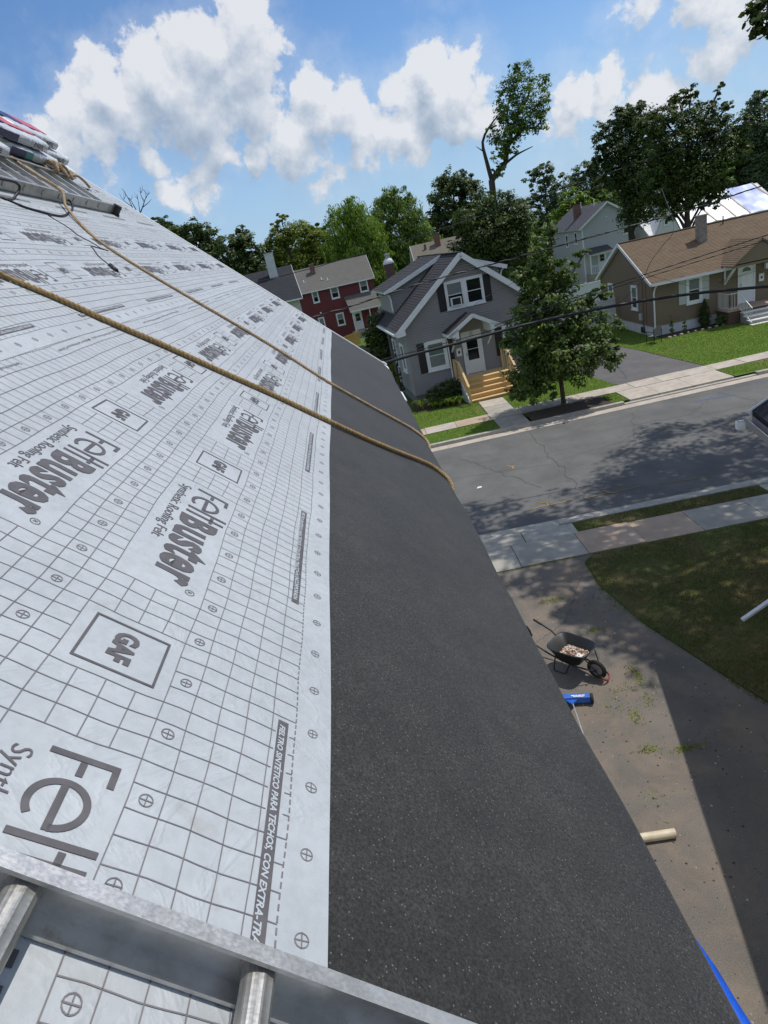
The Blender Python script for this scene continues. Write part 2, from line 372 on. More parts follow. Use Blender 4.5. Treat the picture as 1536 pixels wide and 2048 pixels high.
def mat_wood(name, a, b, axis=(1,12,12)):
    m, N, L, P = nmat(name); v = coords(N, L, 'Object', axis)
    n = noise_node(N, L, v, 3.0, 6, .6, .6); r = ramp_node(N, L, n.outputs['Fac'], [(.3, a), (.7, b)]); L.new(r.outputs[0], P.inputs['Base Color'])
    P.inputs['Roughness'].default_value = .7; bump_node(N, L, P, n.outputs['Fac'], .2, .004); return m
def mat_brick(name, a, b, mortar):
    m, N, L, P = nmat(name); t = N.new('ShaderNodeTexCoord')
    sp = N.new('ShaderNodeSeparateXYZ'); L.new(t.outputs['Object'], sp.inputs[0])
    ad = N.new('ShaderNodeMath'); ad.operation = 'ADD'; L.new(sp.outputs[0], ad.inputs[0]); L.new(sp.outputs[1], ad.inputs[1])
    cb = N.new('ShaderNodeCombineXYZ'); L.new(ad.outputs[0], cb.inputs[0]); L.new(sp.outputs[2], cb.inputs[1])
    k = N.new('ShaderNodeTexBrick'); L.new(cb.outputs[0], k.inputs['Vector']); k.inputs['Scale'].default_value = 1.0
    k.inputs['Brick Width'].default_value = .21; k.inputs['Row Height'].default_value = .075; k.inputs['Mortar Size'].default_value = .008
    k.inputs['Color1'].default_value = rgba(a); k.inputs['Color2'].default_value = rgba(b); k.inputs['Mortar'].default_value = rgba(mortar)
    L.new(k.outputs['Color'], P.inputs['Base Color']); P.inputs['Roughness'].default_value = .9; return m
def mat_alu(name, c=(.72,.73,.74)):
    m, N, L, P = nmat(name); v = coords(N, L, 'Object', (1, 1, 1))
    n = noise_node(N, L, v, 14, 7, .7); n2 = noise_node(N, L, coords(N, L, 'Object', (2, 40, 40)), 6, 4)
    r = ramp_node(N, L, n.outputs['Fac'], [(.3, tuple(x*.66 for x in c)), (.62, c)]); L.new(r.outputs[0], P.inputs['Base Color'])
    dn = noise_node(N, L, v, 9, 8, .75); ds = ramp_node(N, L, dn.outputs['Fac'], [(.60, (0,0,0)), (.76, (1,1,1))])
    L.new(mix_node(N, L, ds.outputs[0], r.outputs[0], (.30,.26,.22)), P.inputs['Base Color'])
    P.inputs['Metallic'].default_value = .68
    rr = ramp_node(N, L, n2.outputs['Fac'], [(.3, (.30,)*3), (.7, (.5,)*3)]); L.new(rr.outputs[0], P.inputs['Roughness'])
    bump_node(N, L, P, n2.outputs['Fac'], .08, .001); return m

FELT = mat_felt(); MEMBRANE = mat_membrane()
PRINT = simple('felt_print_ink', (.085,.080,.087), .6, col2=(.115,.108,.115), scale=30, spec=.3)
PRINT_L = simple('felt_print_light', (.40,.44,.47), .6)
PRINT_G = simple('felt_grid_ink', (.150,.142,.152), .6, col2=(.19,.18,.19), scale=30, spec=.3)
ALU = mat_alu('aluminium', (.60,.59,.57)); ALU_D = mat_alu('weathered_aluminium', (.46,.45,.42))
WHITE = simple('white_trim', (.74,.76,.78), .5, col2=(.68,.70,.73), scale=3)
WHITE_W = simple('white_vinyl', (.70,.72,.73), .6, col2=(.62,.64,.65), scale=2)
STEELW = simple('white_drip_edge', (.80,.80,.79), .4)
SIDE_GREY = simple('grey_siding', (.262,.252,.262), .62, col2=(.292,.282,.292), scale=1.4)
SIDE_BROWN = simple('brown_siding', (.185,.140,.090), .65, col2=(.21,.16,.105), scale=1.2)
SIDE_BLUE = simple('pale_blue_grey_siding', (.40,.42,.455), .65, col2=(.43,.45,.48), scale=1)
SIDE_CREAM = simple('cream_siding', (.60,.58,.46), .65, col2=(.55,.53,.42), scale=1)
SIDE_RED = simple('barn_red_siding', (.150,.024,.030), .7, col2=(.125,.020,.026), scale=1)
SIDE_WHITE = simple('white_siding', (.60,.61,.61), .65, col2=(.54,.55,.55), scale=1)
SIDE_PALE = simple('pale_shingle_siding', (.50,.50,.42), .7, col2=(.42,.42,.34), scale=3)
SH_GREY = shingle('charcoal_shingles', ((0.0437,0.0437,0.0483),(0.0667,0.06555,0.0713),(0.0552,0.0529,0.0575)))
SH_BROWN = shingle('brown_shingles', ((0.135,0.096,0.06272),(0.2025,0.1517,0.1029),(0.162,0.119,0.08036)))
SH_MID = shingle('weathered_grey_shingles', ((.135,.130,.120),(.165,.160,.148),(.12,.115,.105)))
SH_BLACK = shingle('black_shingles', ((.030,.032,.038),(.046,.048,.054),(.036,.037,.043)))
SH_BLUE = shingle('blue_grey_shingles', ((0.0744,0.0768,0.0888),(0.096,0.0984,0.1104),(0.084,0.0864,0.0984)))
SH_TAN = shingle('tan_shingles', ((0.16,0.144,0.116),(0.192,0.172,0.14),(0.168,0.152,0.124)))
BLACK = simple('black_shutter', (.012,.011,.014), .5, col2=(.018,.016,.02), scale=4)
SHUT_PALE = simple('pale_shutter', (.46,.50,.48), .6)
GLASS = simple('dark_window_glass', (.012,.014,.017), .06, spec=.6)
BLIND = simple('window_with_blind', (.16,.18,.19), .12, spec=.6, col2=(.20,.225,.23), scale=8)
GLASS_G = simple('window_with_curtain', (.10,.15,.13), .10, spec=.6, col2=(.15,.20,.18), scale=5)
CONC = simple('concrete_slab', (0.472,0.4189,0.3481), .9, col2=(0.3776,0.3304,0.2773), scale=3.2, bump=.3, bscale=120)
CONC_G = simple('grey_concrete', (.285,.265,.225), .9, col2=(.37,.345,.295), scale=2.4, bump=.3, bscale=120)
CONC_R = simple('reddish_concrete', (0.36,0.27,0.198), .9, col2=(0.444,0.336,0.246), scale=2.4, bump=.3, bscale=120)
CURB = simple('kerb_concrete', (.30,.285,.25), .9, col2=(.42,.395,.345), scale=5, bump=.3, bscale=90)
FOUND = simple('white_foundation', (.60,.63,.66), .85, col2=(.50,.53,.56), scale=2)
FOUND_G = simple('grey_foundation', (.16,.16,.165), .9, col2=(.12,.12,.125), scale=3)
ROAD = mat_asphalt('street_asphalt', (.105,.104,.101), (.158,.156,.150))
DRIVE = mat_asphalt('old_driveway_asphalt', (0.1222,0.1096,0.09564), (0.1921,0.1694,0.1435), (0.2503,0.1883,0.1351), 75)
DRIVE2 = mat_asphalt('grey_driveway_asphalt', (0.1063,0.1025,0.1025), (0.1438,0.1375,0.135))
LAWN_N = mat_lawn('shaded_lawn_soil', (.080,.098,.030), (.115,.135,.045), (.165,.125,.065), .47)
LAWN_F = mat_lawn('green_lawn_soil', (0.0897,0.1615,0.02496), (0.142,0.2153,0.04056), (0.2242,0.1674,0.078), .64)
GROUND = mat_lawn('ground_cover', (0.0585,0.1105,0.0234), (0.091,0.1495,0.0364), (0.117,0.1105,0.052), .62)
MULCH = simple('mulch', (.040,.026,.018), .95, col2=(.085,.055,.035), scale=30, bump=.8, bscale=60, bdist=.03)
DECK = mat_wood('new_pine_boards', (.56,.37,.16), (.70,.50,.25), (1.2,14,14))
DECK_R = mat_wood('pine_risers', (.50,.31,.115), (.62,.41,.17), (1.2,14,14))
OLDWOOD = mat_wood('grey_weathered_wood', (.075,.065,.055), (.12,.105,.09), (10,10,1))
YWOOD = mat_wood('golden_pine', (.42,.24,.06), (.55,.33,.10), (2,2,8))
BRICK = mat_brick('chimney_brick', (.13,.045,.032), (.19,.075,.052), (.25,.22,.19))
BRICK_D = mat_brick('dark_brick', (.085,.035,.028), (.12,.05,.04), (.14,.12,.11))
STUCCO = simple('stained_stucco', (.30,.28,.23), .9, col2=(.17,.155,.13), scale=4)
BARK = simple('bark', (.070,.055,.042), .95, col2=(.11,.09,.072), scale=9, bump=.8, bscale=22, bdist=.03, stretch=(1,1,.25))
BARK_D = simple('dark_bark', (.035,.029,.024), .95, col2=(.06,.05,.04), scale=6, stretch=(1,1,.3))
ROPE = simple('manila_rope', (0.234,0.1537,0.0612), .95, col2=(0.3588,0.255,0.1224), scale=60, stretch=(1,1,1), bump=.8, bscale=300, bdist=.002)
ROPE2 = simple('pale_rope', (0.289,0.2,0.1125), .95, col2=(0.425,0.32,0.2025), scale=60, bump=.8, bscale=300, bdist=.002)
CABLE = simple('black_cable', (.010,.010,.012), .55)
CABLE_G = simple('bare_wire', (.30,.29,.27), .6)
TARP = simple('blue_tarp', (.012,.085,.50), .35, col2=(.02,.12,.62), scale=5, bump=.6, bscale=14, bdist=.02)
PVC = simple('cream_pipe', (.66,.58,.42), .5, col2=(.50,.42,.29), scale=5)
WB = simple('black_poly', (.010,.010,.011), .42, col2=(.017,.017,.017), scale=4)
RUBBER = simple('tyre_rubber', (.014,.013,.013), .75, col2=(.03,.028,.026), scale=12)
REDP = simple('red_paint', (.22,.012,.016), .5)
GREYM = simple('grey_metal', (.32,.32,.33), .45, metal=.6)
BLUEP = simple('blue_painted_steel', (.010,.085,.40), .4, col2=(.03,.14,.50), scale=9)
GALV = simple('galvanised_sheet', (.46,.49,.52), .5, metal=.3, col2=(.56,.59,.62), scale=2.5)
WRAP = simple('white_poly_wrap', (.68,.69,.71), .3, col2=(.55,.56,.59), scale=7, bump=.9, bscale=16, bdist=.02)
NAVY = simple('navy_wrap', (.022,.020,.10), .3); TEAL = simple('teal_wrap', (.05,.27,.25), .35); REDW = simple('coral_wrap', (.62,.10,.12), .3)
SHDARK = simple('bare_shingle_edges', (.035,.032,.03), .9); BLUEW = simple('blue_wrap', (.035,.06,.34), .3)
CHAIRF = simple('chair_sling', (.19,.17,.19), .7)
YPAINT = simple('worn_yellow_paint', (0.28,0.204,0.0825), .9); BPAINT = simple('blue_marking_paint', (0.091,0.136,0.27), .9)
CRACK = simple('crack_filler', (0.0525,0.051,0.0495), .9)
GREENC = simple('green_plastic', (.05,.20,.14), .5)

L_STREET = leafmat('street_tree_leaves', (0.05855,0.09622,0.02081), (0.1015,0.1573,0.02861), (0.2342,0.2774,0.04682))
L_DARK = leafmat('dark_oak_leaves', (0.042,0.06912,0.01657), (0.0714,0.1075,0.02295), (0.1218,0.1632,0.03315))
L_MID = leafmat('mid_green_leaves', (0.0672,0.1188,0.02176), (0.112,0.1884,0.02992), (0.1904,0.2765,0.04352))
L_BRIGHT = leafmat('fresh_green_leaves', (0.1078,0.1882,0.01904), (0.1666,0.2688,0.02618), (0.245,0.3494,0.03808))
L_YELL = leafmat('yellow_green_leaves', (0.1009,0.1485,0.01701), (0.1631,0.2079,0.0243), (0.2329,0.2673,0.04131))
L_WEED = leafmat('weed_leaves', (.13,.17,.02), (.19,.25,.03), (.28,.30,.05))
L_BLUE = leafmat('hazy_blue_green_leaves', (0.0702,0.108,0.0486), (0.1073,0.153,0.0621), (0.156,0.207,0.081))  # distance haze is put into this leaf colour; the evergreen uses it too
L_IVY = leafmat('ivy_leaves', (.020,.045,.010), (.035,.075,.015), (.06,.11,.02))
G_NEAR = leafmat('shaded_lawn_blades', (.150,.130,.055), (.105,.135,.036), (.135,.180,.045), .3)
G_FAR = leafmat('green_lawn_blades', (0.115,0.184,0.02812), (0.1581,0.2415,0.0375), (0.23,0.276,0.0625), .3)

# ------------------------------------------------------------------ ground and street
random.seed(11); RNG = np.random.default_rng(7)
def gz(y):                                    # the land falls away gently behind the far houses
    if y < 44: return 0.10
    if y < 75: return 0.10 - 1.15*(y-44)/31.0
    return -1.05
def fy(x, y0): return y0 + .045*(x-1.2)       # far kerb line is not quite parallel to the near one
def sheet(mb, prof, x0, x1, mi=0):
    for (y0, z0), (y1, z1) in zip(prof[:-1], prof[1:]): mb.quad((x0,y0,z0), (x1,y0,z0), (x1,y1,z1), (x0,y1,z1), mi)
mb = MB(); sheet(mb, [(-1500,.10), (15.3,.10), (15.3,-.06), (26.0,-.06), (26.0,.085), (44,.085), (75,-1.065), (2500,-1.065)], -1800, 1800)
struct('ground', mb, GROUND)
# road: one asphalt sheet with a slight camber, its cracks and paint as parts
road_o = bpy.data.objects.new('road', None); link(road_o); WPOS['road'] = (0,20,0); road_o.location = (0,20,0); road_o['kind'] = 'structure'
mb = MB()
xs = [-300,-60,-20,-8,0,6,12,20,40,300]
for a, b in zip(xs[:-1], xs[1:]):
    ya, yb = max(min(fy(a,24.2),30),18), max(min(fy(b,24.2),30),18)
    if a < -30: ya = yb = fy(-20,24.2)
    if b > 50: yb = ya
    mb.quad((a,15.44,0), (b,15.44,0), (b,20,.05), (a,20,.05)); mb.quad((a,20,.05), (b,20,.05), (b,yb,.004), (a,ya,.004))
struct('asphalt', mb, ROAD, road_o)
def rz(y): return .05*(1-abs(y-20)/4.5) + .004
def polyline_strip(mb, pts, w, zf):
    for (a, b) in zip(pts[:-1], pts[1:]):
        dx, dy = b[0]-a[0], b[1]-a[1]; l = math.hypot(dx, dy) or 1; nx, ny = -dy/l*w/2, dx/l*w/2
        mb.quad((a[0]+nx,a[1]+ny,zf(a[1])), (a[0]-nx,a[1]-ny,zf(a[1])), (b[0]-nx,b[1]-ny,zf(b[1])), (b[0]+nx,b[1]+ny,zf(b[1])))
def wander(p, q, n, amp):
    out = []
    for i in range(n+1):
        t = i/n; e = math.sin(math.pi*t)
        out.append((p[0]+(q[0]-p[0])*t + random.uniform(-amp,amp)*e, p[1]+(q[1]-p[1])*t + random.uniform(-amp,amp)*e))
    return out
mb = MB()
for p, q, n, amp, w in [((5.2,24.0),(5.0,15.9),16,.18,.025),((5.0,20.0),(1.4,20.6),12,.10,.02),((5.0,20.1),(11,21.8),16,.14,.012),((9.2,23.8),(7.9,20.4),10,.15,.02),
        ((8.4,22.3),(10.6,22.1),8,.1,.022),((10.6,22.1),(12.2,23.7),8,.12,.018),((2.2,22.6),(4.1,18.2),12,.16,.018),((12.6,24.4),(13.2,20.4),10,.12,.02),
        ((-12,20.2),(2,20.3),20,.12,.02),((11,21.8),(24,21.6),18,.14,.02),((10.8,20.2),(12.4,18.7),7,.1,.02),((6.2,23.4),(8.2,23.2),8,.12,.016)]:
    polyline_strip(mb, wander(p,q,n*2,amp*.8), w*.62, lambda y: rz(y)+.004)
o = build('crack', mb, CRACK, road_o, kind='stuff')
def mark(pts, w, m): 
    b = MB(); polyline_strip(b, pts, w, lambda y: rz(y)+.008); build('paint_mark', b, m, road_o)
mark(wander((3.35,16.84),(4.65,16.92),8,.03), .045, YPAINT); mark([(3.7,17.25),(3.95,17.05),(3.93,16.85)], .05, YPAINT); mark(wander((5.0,16.85),(6.6,16.88),8,.03), .04, YPAINT)
mark([(5.62,17.1),(5.72,16.9),(5.9,16.7)], .045, YPAINT); mark(wander((6.8,16.8),(8.6,16.6),8,.03), .03, YPAINT); mark([(3.55,20.75),(3.75,20.55),(3.7,20.3)], .06, YPAINT); mark([(3.6,20.5),(3.85,20.6)], .05, YPAINT)
mark(wander((11.5,23.6),(12.9,23.35),6,.02), .07, BPAINT)
# kerbs and gutters in cast lengths
kb = bpy.data.objects.new('kerb', None); link(kb); WPOS['kerb'] = (4,15.3,0); kb.location = (4,15.3,0); kb['kind'] = 'structure'
x = -9.0
while x < 24:
    b = MB(); low = -3 < x+.9 < 4.2
    b.box(x+.004, x+1.83, 15.28, 15.47, -.1, .06 if low else .135); build('kerb_stone', b, CURB, kb)
    b = MB(); b.box(x+.004, x+1.83, 15.47, 15.86, -.1, .012); build('gutter_slab', b, CURB, kb)
    x += 1.834
kb = bpy.data.objects.new('kerb', None); link(kb); WPOS[kb.name] = (4,25,0); kb.location = (4,25,0); kb['kind'] = 'structure'
x = -9.0
while x < 26:
    x1 = x+1.83; b = MB(); low = 9.4 < x+.9 < 14.3; h = .05 if low else .14
    def skew(mb, xa, xb, o0, o1, z0, z1):
        mb.prism([(xa,fy(xa,o0),z0),(xb,fy(xb,o0),z0),(xb,fy(xb,o1),z0),(xa,fy(xa,o1),z0)], (0,0,z1-z0))
    skew(b, x+.004, x1, 24.60, 24.80, -.1, h); build('kerb_stone', b, CURB, kb)
    b = MB(); skew(b, x+.004, x1, 24.12, 24.598, -.1, .014); build('gutter_slab', b, CONC, kb)
    x += 1.834
# pavements
def slab(parent, pts, z, m, th=.1):
    b = MB(); b.prism([(p[0],p[1],z-th) for p in pts], (0,0,th)); return build('slab', b, m, parent)
def pavement(loc):
    o = bpy.data.objects.new('sidewalk', None); link(o); WPOS[o.name] = loc; o.location = loc; o['kind'] = 'structure'; return o
near = pavement((4,14,.1)); g = .008
tone = [CONC_G, CURB, CONC_G, CONC_R]
x = -9.0; i = 0; XS = [-9,-7.6,-6.1,-4.6,-3.1,-1.5,0.1,1.0,2.35,3.98,5.35,6.75,8.25,9.75,11.3,12.9,14.5,16,17.5,19]
for a, b in zip(XS[:-1], XS[1:]):
    dz = random.uniform(-.012,.012); m = CONC_R if 3.9 < a < 5.4 else (CONC_G if i % 3 else CURB)
    slab(near, [(a+g,13.46),(b-g,13.46),(b-g,14.66),(a+g,14.66)], .125+dz, m); i += 1
for a, b, m in [(-3.0,-1.2,CURB),(-1.2,.6,CONC_G),(.6,2.75,CONC_G),(2.76,4.12,CURB)]: slab(near, [(a+g,14.68),(b-g,14.68),(b-g,15.27),(a+g,15.27)], .115, m)
for a, b in [(9.05,10.4),(10.4,12.2)]: slab(near, [(a+g,14.68),(b-g,14.68),(b-g,15.27),(a+g,15.27)], .115, CONC_G)
far = pavement((6,27,.1)); XS = [-9,-7.7,-6.4,-5.1,-3.8,-2.5,-1.2,.1,1.35,2.7,4.2,5.6,6.9,8.2,9.35,10.5,11.7,12.9,14.1,15.4,16.7,18,19.3,20.6,22]
for i, (a, b) in enumerate(zip(XS[:-1], XS[1:])):
    m = CONC_G if 4.1 < a < 6.5 else (CONC_R if a < 4 and i % 2 else CONC)
    slab(far, [(a+g,fy(a,26.35)),(b-g,fy(b,26.35)),(b-g,fy(b,27.35)),(a+g,fy(a,27.35))], .13+random.uniform(-.008,.008), m)
for a, b in [(9.65,10.9),(10.9,12.3),(12.3,14.0)]: slab(far, [(a+g,fy(a,24.82)),(b-g,fy(b,24.82)),(b-g,fy(b,26.33)),(a+g,fy(a,26.33))], .12, CONC)
slab(far, [(4.28,24.98),(5.5,25.02),(5.5,26.5),(4.28,26.45)], .128, CONC_G)
slab(far, [(4.25,27.52),(5.42,27.55),(5.42,28.7),(4.25,28.7)], .125, CONC_G); slab(far, [(4.25,28.72),(5.42,28.72),(5.42,29.95),(4.25,29.95)], .128, CONC)
# driveways
edge = [(4.10,13.44),(3.74,13.1),(3.69,12.0),(3.8,11.4),(3.89,10.8),(4.02,10.2),(4.2,9.7),(4.38,9.1),(4.64,8.3),(4.98,7.36),(5.3,6.5),(5.6,5),(5.7,-6)]
mb = MB(); L_ = -0.2
for (a, b) in zip(edge[:-1], edge[1:]):
    n = 1
    mb.quad((L_,b[1],.108), (b[0],b[1],.108), (a[0],a[1],.108), (L_,a[1],.108))
struct('driveway', mb, DRIVE)
mb = MB(); mb.poly([(10.2,fy(10.2,27.36),.112),(14.1,fy(14.1,27.36),.112),(13.75,31,.112),(13.55,33.5,.112),(13.1,36.5,.112),(13.0,41.3,.112),(9.6,41.3,.112),(9.7,31,.112),(9.9,28.6,.112)])
struct('driveway', mb, DRIVE2)
# mulch round the street tree and the beds
mb = MB(); mb.poly([(5.6,25.05,.124),(9.0,25.2,.124),(8.9,26.55,.124),(5.6,26.4,.124)]); mb.poly([(1.2,30.4,.118),(3.6,30.0,.118),(3.7,31.9,.118),(1.2,31.9,.118)])
mb.poly([(15.6,36.3,.118),(15.7,35.2,.118),(17,35.3,.118),(18.5,35.5,.118),(19.7,35.5,.118),(19.7,36.3,.118)])
struct('mulch_bed', mb, MULCH)
# lawns: a soil sheet, and blades on top of it
def lawn_sheet(polys, m, z=.114):
    b = MB()
    for p in polys: b.poly([(x,y,z) for x, y in p])
    return struct('lawn', b, m)
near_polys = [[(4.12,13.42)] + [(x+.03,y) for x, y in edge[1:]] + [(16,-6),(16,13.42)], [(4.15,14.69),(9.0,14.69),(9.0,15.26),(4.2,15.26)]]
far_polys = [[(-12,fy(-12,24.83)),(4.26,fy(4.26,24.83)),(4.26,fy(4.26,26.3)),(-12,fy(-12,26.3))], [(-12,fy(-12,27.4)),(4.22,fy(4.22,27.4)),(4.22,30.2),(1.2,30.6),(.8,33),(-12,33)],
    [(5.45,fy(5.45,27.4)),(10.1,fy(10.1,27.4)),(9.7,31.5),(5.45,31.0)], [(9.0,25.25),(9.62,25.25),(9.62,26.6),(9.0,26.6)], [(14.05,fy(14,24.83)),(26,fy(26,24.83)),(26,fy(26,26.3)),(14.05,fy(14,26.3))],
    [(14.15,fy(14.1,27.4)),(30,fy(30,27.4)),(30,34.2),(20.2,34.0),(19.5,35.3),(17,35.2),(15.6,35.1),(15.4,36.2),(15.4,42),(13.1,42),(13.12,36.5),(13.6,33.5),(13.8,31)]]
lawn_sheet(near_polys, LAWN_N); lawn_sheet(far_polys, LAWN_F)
def inside(px, py, poly):
    n = len(poly); c = np.zeros(len(px), bool); j = n-1
    for i in range(n):
        xi, yi = poly[i]; xj, yj = poly[j]
        k = ((yi > py) != (yj > py)) & (px < (xj-xi)*(py-yi)/((yj-yi) or 1e-9)+xi); c ^= k; j = i
    return c
def blades(name, regions, dens, hgt, wid, m, z=.115, clump=None, patch=None):
    X = []; Y = []
    for poly in regions:
        xs = [p[0] for p in poly]; ys = [p[1] for p in poly]; n = int((max(xs)-min(xs))*(max(ys)-min(ys))*dens)
        px = RNG.uniform(min(xs), max(xs), n); py = RNG.uniform(min(ys), max(ys), n); k = inside(px, py, poly)
        if patch: k &= (np.sin(px*2.1+1.3*np.sin(py*1.7))*np.cos(py*2.3+px*.7) > patch) | (RNG.random(n) < .45)
        X.append(px[k]); Y.append(py[k])
    px = np.concatenate(X); py = np.concatenate(Y); n = len(px)
    a = RNG.uniform(0, 2*math.pi, n); h = hgt*RNG.uniform(.5, 1.3, n); ln = RNG.normal(0, .5, (n, 2))*hgt
    v = np.zeros((n,3,3)); ca, sa = np.cos(a)*wid/2, np.sin(a)*wid/2
    v[:,0] = np.stack([px-ca, py-sa, np.full(n, z)], 1); v[:,1] = np.stack([px+ca, py+sa, np.full(n, z)], 1); v[:,2] = np.stack([px+ln[:,0], py+ln[:,1], z+h], 1)
    return leaf_mesh_object(name, v.reshape(-1,3), 3, np.repeat(np.clip(.5+.3*np.sin(px*1.3)*np.sin(py*1.7)+RNG.normal(0,.22,n),0,1), 3), m, None, kind='stuff')
def leaf_mesh_object(name, V, k, tone, m, parent, kind=None, org=None):
    n = len(V)//k; me = bpy.data.meshes.new(name)
    if org is None: org = np.array([(V[:,0].min()+V[:,0].max())/2, (V[:,1].min()+V[:,1].max())/2, V[:,2].min()])
    me.vertices.add(len(V)); me.vertices.foreach_set('co', (V-org).astype(np.float32).ravel())
    me.loops.add(n*k); me.loops.foreach_set('vertex_index', np.arange(n*k, dtype=np.int32))
    me.polygons.add(n); me.polygons.foreach_set('loop_start', np.arange(0, n*k, k, dtype=np.int32)); me.polygons.foreach_set('loop_total', np.full(n, k, dtype=np.int32))
    at = me.attributes.new('tone', 'FLOAT', 'POINT'); at.data.foreach_set('value', tone.astype(np.float32))
    me.materials.append(m); me.update(calc_edges=True)
    o = bpy.data.objects.new(name, me); link(o, parent)
    pw = np.array(WPOS[parent.name]) if parent is not None else np.zeros(3)
    o.location = tuple(org-pw); WPOS[o.name] = tuple(org)
    if kind: o['kind'] = kind
    return o
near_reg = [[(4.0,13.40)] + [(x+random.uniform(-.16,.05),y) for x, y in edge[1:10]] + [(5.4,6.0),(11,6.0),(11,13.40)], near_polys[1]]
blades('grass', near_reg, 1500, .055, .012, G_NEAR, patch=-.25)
blades('grass', far_polys[:1]+[[(-2,27.3),(4.22,27.5),(4.22,30.2),(1.2,30.6),(.6,31.5),(-2,31.5)]]+far_polys[2:4]+[[(14.05,25.5),(19,25.6),(19,26.9),(14.05,26.8)]]+[[(14.15,28.0),(22,28.3),(22,34.0),(20.2,34.0),(19.5,35.3),(17,35.2),(15.6,35.1),(15.4,36.2),(15.4,41),(13.15,41),(13.12,36.5),(13.6,33.5),(13.8,31)]], 520, .050, .022, G_FAR)
# weeds in the driveway
def tuft_spots():
    out = []
    for (cx, cy, rx, ry, n) in [(2.58,11.8,.30,.10,160),(3.05,10.45,.22,.10,110),(3.27,8.95,.10,.38,170),(2.95,8.7,.25,.12,60),(2.85,8.0,.10,.16,70),(3.3,7.2,.22,.07,150),(2.75,7.3,.18,.08,90),(2.62,8.35,.2,.2,40),(3.2,8.35,.12,.2,50),
            (3.72,11.9,.12,1.2,200),(3.3,11.2,.4,.6,60),(2.4,13.42,.9,.03,120),(3.2,13.45,.7,.03,90),(3.0,4.05,.12,.1,60),(1.75,8.3,.15,.1,30),(2.5,6.5,.3,.3,24)]:
        for _ in range(n): out.append((cx+random.gauss(0,rx*.55), cy+random.gauss(0,ry*.55)))
    return out
sp = np.array(tuft_spots()); n = len(sp); V = np.zeros((n,3,3)); a = RNG.uniform(0,6.28,n); w = .008
V[:,0] = np.stack([sp[:,0]-np.cos(a)*w, sp[:,1]-np.sin(a)*w, np.full(n,.108)],1); V[:,1] = np.stack([sp[:,0]+np.cos(a)*w, sp[:,1]+np.sin(a)*w, np.full(n,.108)],1)
V[:,2] = np.stack([sp[:,0]+RNG.normal(0,.035,n), sp[:,1]+RNG.normal(0,.035,n), .108+RNG.uniform(.008,.05,n)],1)
leaf_mesh_object('weeds', V.reshape(-1,3), 3, np.repeat(RNG.uniform(.2,1,n),3), L_WEED, None, kind='stuff')
# grit and crumbs of roofing on the driveway
sp = np.stack([RNG.uniform(.8,4.6,1500), RNG.uniform(3.5,13,1500)],1); mb = MB()
for x, y in sp:
    s = random.choice((.004,.006,.006,.009,.012,.018)); t = random.uniform(0,3.14); c_, s_ = math.cos(t)*s, math.sin(t)*s
    mb.add([(x-c_,y-s_,.109),(x+s_,y-c_,.109),(x+c_,y+s_,.109),(x-s_,y+c_,.109),(x,y,.109+s)], [(0,1,4),(1,2,4),(2,3,4),(3,0,4)], random.choice((0,0,1,2)))
build('grit', mb, [DRIVE, simple('pale_grit', (.42,.40,.36), .9), CRACK], kind='stuff')
mb = MB(); mb.add([(2.25,19.2,.055),(2.42,19.22,.056),(2.44,19.31,.062),(2.3,19.34,.056),(2.34,19.27,.085)], [(0,1,4),(1,2,4),(2,3,4),(3,0,4)])
mc = MB()
for p, q, n in [((3.5,12.6),(2.6,10.9),16),((2.6,10.9),(1.7,10.3),10),((4.4,7.2),(4.0,5.0),12)]: polyline_strip(mc, wander(p,q,n*2,.05), .006, lambda y: .1125)
build('crack', mc, CRACK, kind='stuff')
build('paper_scrap', mb, WHITE, label='crumpled white paper scrap lying on the sunlit street', cat='litter')

# ------------------------------------------------------------------ the roof we stand on
house = thing('house', FWP(-3.0, 3.0, .1), 'house underfoot, its steep roof under printed white felt with a black strip at the eave', 'house')
S_R, S_E, Y0, Y1 = -3.35, 1.352, -4.0, 8.86
c_, n_ = math.cos(PITCH_ROOF), math.sin(PITCH_ROOF)
XR, ZR = S_R*c_ - GAP*n_, -S_R*n_ - GAP*c_ + EYE       # ridge in the house frame
def R_back(s, y, h=0):
    x = s*c_ + (h-GAP)*n_; z = -s*n_ + (h-GAP)*c_; x = 2*XR - x
    return FWP(x, y, z+EYE)
b = MB(R); b.box(S_R, 1.33, Y0, Y1, -.09, -.006); build('roof_deck', b, OLDWOOD, house)
b = MB(R_back); b.box(S_R, 1.33, Y0, Y1, -.09, .004); build('roof_deck', b, SH_BLACK, house)
# black membrane, sagging a little over the eave
b = MB(R); ny = 120; ys = [Y0 + (Y1-Y0)*i/ny for i in range(ny+1)]
def eave_s(y): return 1.350 + .008*math.sin(y*2.3) + .004*math.sin(y*6.1+1) + .003*math.sin(y*11.3) + .012*math.sin(y*.75+.5) - (.10*max(0,(y-8.45)/.4)**2 if y > 8.45 else 0)
prof = [(.40,.0),(.7,.003),(1.0,.003),(1.25,.002)]
vs = []; 
for y in ys:
    e = eave_s(y)
    for s, h in prof + [(e-.02,.001),(e,-.004),(e+.006,-.018),(e+.004,-.05)]: vs.append((s,y,h))
k = len(prof)+4; fs = [(i*k+j, i*k+j+1, (i+1)*k+j+1, (i+1)*k+j) for i in range(ny) for j in range(k-1)]
b.add(vs, fs); build('eave_membrane', b, MEMBRANE, house, smooth=True)
